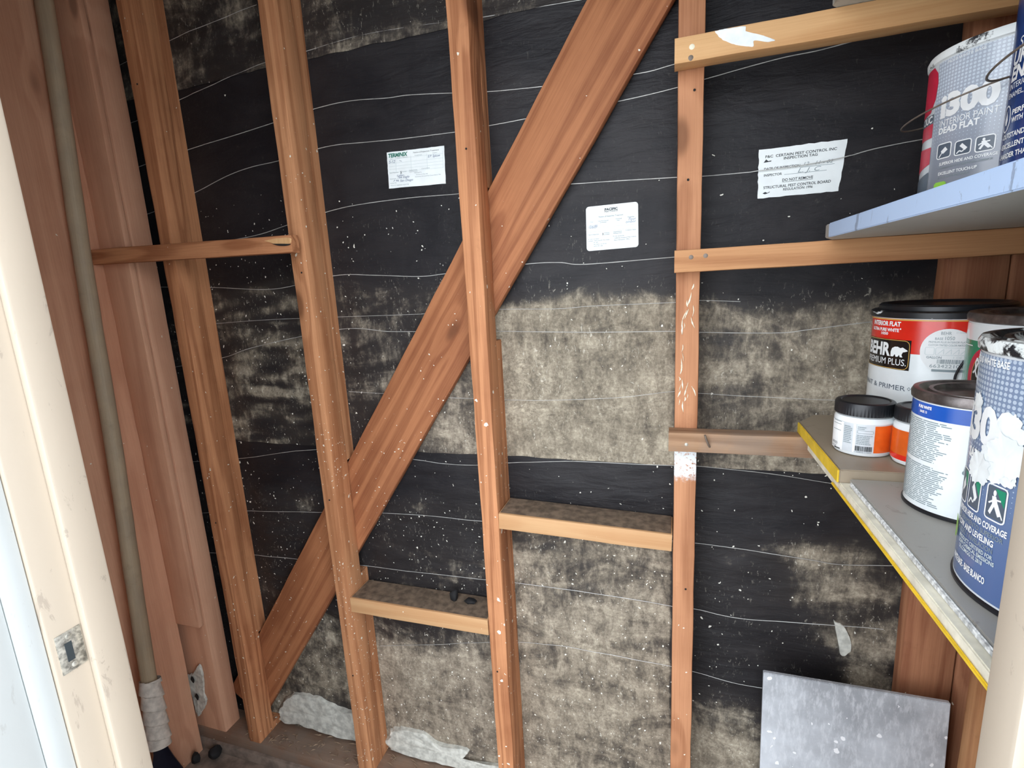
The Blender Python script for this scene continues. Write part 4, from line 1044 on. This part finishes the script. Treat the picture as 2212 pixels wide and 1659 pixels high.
cd, fn = card('inspection_tag', [(.1416, .1290), (.2692, .1293), (.2775, .2125), (.1407, .2119)], 1.0562, 'torn white pest control tag crossed by a wire, right of the primer-banded stud', .0007)
pr = Print()
pr.text('ink_black', 'P&C  CERTAIN PEST CONTROL INC', .08, .815, .82, .052, .02); pr.text('ink_black', 'INSPECTION TAG', .30, .745, .39, .052, .02)
pr.poly('ink_black', [(.06, .725), (.09, .79), (.115, .75), (.155, .755), (.15, .735), (.10, .728)])
pr.text('ink_black', 'DATE OF INSPECTION', .07, .565, .43, .052, .02); pr.text('ink_grey', '12 - 11 - 02', .54, .575, .34, .070, 0, .3); pr.rect('ink_grey', .50, .545, .90, .553)
pr.text('ink_black', 'INSPECTOR', .07, .440, .22, .048, .02); pr.rect('ink_grey', .32, .435, .82, .443); pr.text('ink_grey', 'L. J. C', .48, .450, .27, .085, 0, .3)
pr.text('ink_black', 'DO NOT REMOVE', .30, .305, .37, .055, .02); pr.rect('ink_black', .30, .285, .67, .292)
pr.text('ink_black', 'STRUCTURAL PEST CONTROL BOARD', .07, .185, .82, .055, .02); pr.text('ink_black', 'REGULATION 1996', .32, .115, .36, .050, .02)
pr.poly('ink_black', [(.06, .095), (.095, .125), (.12, .10), (.155, .125), (.15, .105), (.11, .08), (.09, .075)])
pr.build(cd, fn, base=.00005)

# ------------------------------------------------------------------ grey tile leaning in the corner
th_ = math.atan2(.040, .604)
bm = bmesh.new(); add_box(bm, 0, .305, 0, .009, 0, .605); bmesh.ops.bevel(bm, geom=list(bm.edges), offset=.0012, segments=2, affect='EDGES')
o = link('floor_tile', to_mesh(bm, 'floor_tile', 40), 'tile', None, (.1755, .9275, FLOOR+.0015), (-th_, 0, R(-.0)))
tag(o, 'speckled grey stone-look floor tile leaning upright in the right corner', 'tile')

# ------------------------------------------------------------------ long-handled tool in the left corner
top = Vector((-1.370, .9205, .686)); bot = Vector((-1.300, .7807, -1.1602))
tool = empty('long_handled_tool', bot); tag(tool, 'weathered wooden pole with cloth-taped lower end, leaning in the left corner', 'tool')
ax = (top-bot).normalized(); Lh = (top-bot).length*1.04
q = ax.to_track_quat('Z', 'Y').to_euler()
n = 60
bm_pts = [(.0012*math.sin(i*.21), .0012*math.cos(i*.17), .16+(Lh-.16)*i/n) for i in range(n+1)]
link('handle', tube_mesh('handle', bm_pts, .0178, 18, [.0180+.0012*noise.noise(Vector((i*.3, 1, 1))) for i in range(n+1)]), 'pole', tool, (0, 0, 0), q)
tp = lathe_mesh('tape_wrap', [(0, -.001)]+[(.0215, .19*i/95) for i in range(96)], 40, 60)
for v in tp.vertices:      # overlapping turns of tape: a saw-tooth spiral
    rr = math.hypot(v.co.x, v.co.y)
    if rr < 1e-4: continue
    a = math.atan2(v.co.y, v.co.x); t = (v.co.z/.040+a/(2*math.pi)) % 1.
    k = (.0215+.0050*(1-t)+.0035*(1-v.co.z/.19)+.0003*noise.noise(v.co*90))/rr; v.co.x *= k; v.co.y *= k
    v.co.z += .006*math.sin(a)
link('tape_wrap', tp, 'tape', tool, (0, 0, 0), q)['label'] = 'frayed off-white cloth tape'
bm = bmesh.new(); rows = []
for z, hw, bow in ((.02, .013, .004), (-.02, .017, .006), (-.05, .024, .010), (-.10, .038, .013), (-.17, .054, .012), (-.222, .062, .010)):
    row = []
    for k in range(9):
        u = k/8*2-1; row.append((u*hw, bow*(1-u*u), z))
    rows.append(row)
f_ = [[bm.verts.new((x, y-.003, z)) for x, y, z in r_] for r_ in rows]; b_ = [[bm.verts.new((x, y+.003, z)) for x, y, z in r_] for r_ in rows]
for S in (f_, b_):
    for i in range(len(rows)-1):
        for k in range(8): bm.faces.new((S[i][k], S[i][k+1], S[i+1][k+1], S[i+1][k]))
for i in range(len(rows)-1):
    for k in (0, 8): bm.faces.new((f_[i][k], b_[i][k], b_[i+1][k], f_[i+1][k]))
for i in (0, len(rows)-1):
    for k in range(8): bm.faces.new((f_[i][k], f_[i][k+1], b_[i][k+1], b_[i][k]))
bmesh.ops.recalc_face_normals(bm, faces=list(bm.faces))
link('blade', to_mesh(bm, 'blade', 50), 'navy_steel', tool, (0, 0, 0), (0, 0, R(55)))['label'] = 'dark blade'

# ------------------------------------------------------------------ small debris
for k, (x, y, z, r, sq, lb, nm) in enumerate((
    (-.516, 1.025, -.7545, .014, (.8, .8, 1.15), 'upright black lump on the lower wooden block', 'black_lump'),
    (-.470, 1.020, -.7585, .013, (1.2, .8, .55), 'flat broken black lump beside the upright one on the block', 'black_lump'),
    (-1.335, .945, -1.366, .020, (.9, .9, .95), 'black lump on the floor left of the clear-standing stud foot', 'black_lump'),
    (-1.375, .915, -1.366, .016, (.8, .8, .95), 'dark lump at the foot of the corner post', 'black_lump'))):
    tag(link(nm, lump_mesh(nm, r, sq, .4, k*3.), 'charcoal', None, (x, y, z)), lb, 'debris', 'black lumps')
bm = bmesh.new(); rn = random.Random(11)
for k in range(170):
    x = rn.uniform(-1.25, -.55); y = rn.uniform(.972, 1.04); z = -1.3145; a = rn.uniform(0, 6.28); l = rn.uniform(.006, .03); wd = rn.uniform(.0008, .0022)
    if -1.22 < x < -1.165 or -.835 < x < -.78: continue
    c_, s_ = math.cos(a)*l/2, math.sin(a)*l/2*.6; hgt = rn.uniform(.001, .006)
    p = [bm.verts.new((x-c_, min(1.055, y-s_), z+.0005)), bm.verts.new((x-c_, min(1.055, y-s_)+wd, z+.0005)), bm.verts.new((x+c_, min(1.055, y+s_)+wd, z+hgt)), bm.verts.new((x+c_, min(1.055, y+s_), z+hgt)), bm.verts.new((x, y+wd/2, z+hgt+wd))]
    bm.faces.new((p[0], p[1], p[4])); bm.faces.new((p[1], p[2], p[4])); bm.faces.new((p[2], p[3], p[4])); bm.faces.new((p[3], p[0], p[4])); bm.faces.new((p[3], p[2], p[1], p[0]))
o = link('straw_litter', to_mesh(bm, 'straw_litter'), 'straw'); tag(o, 'dry straw and wood splinters scattered on the bottom plate', 'debris', kind='stuff')
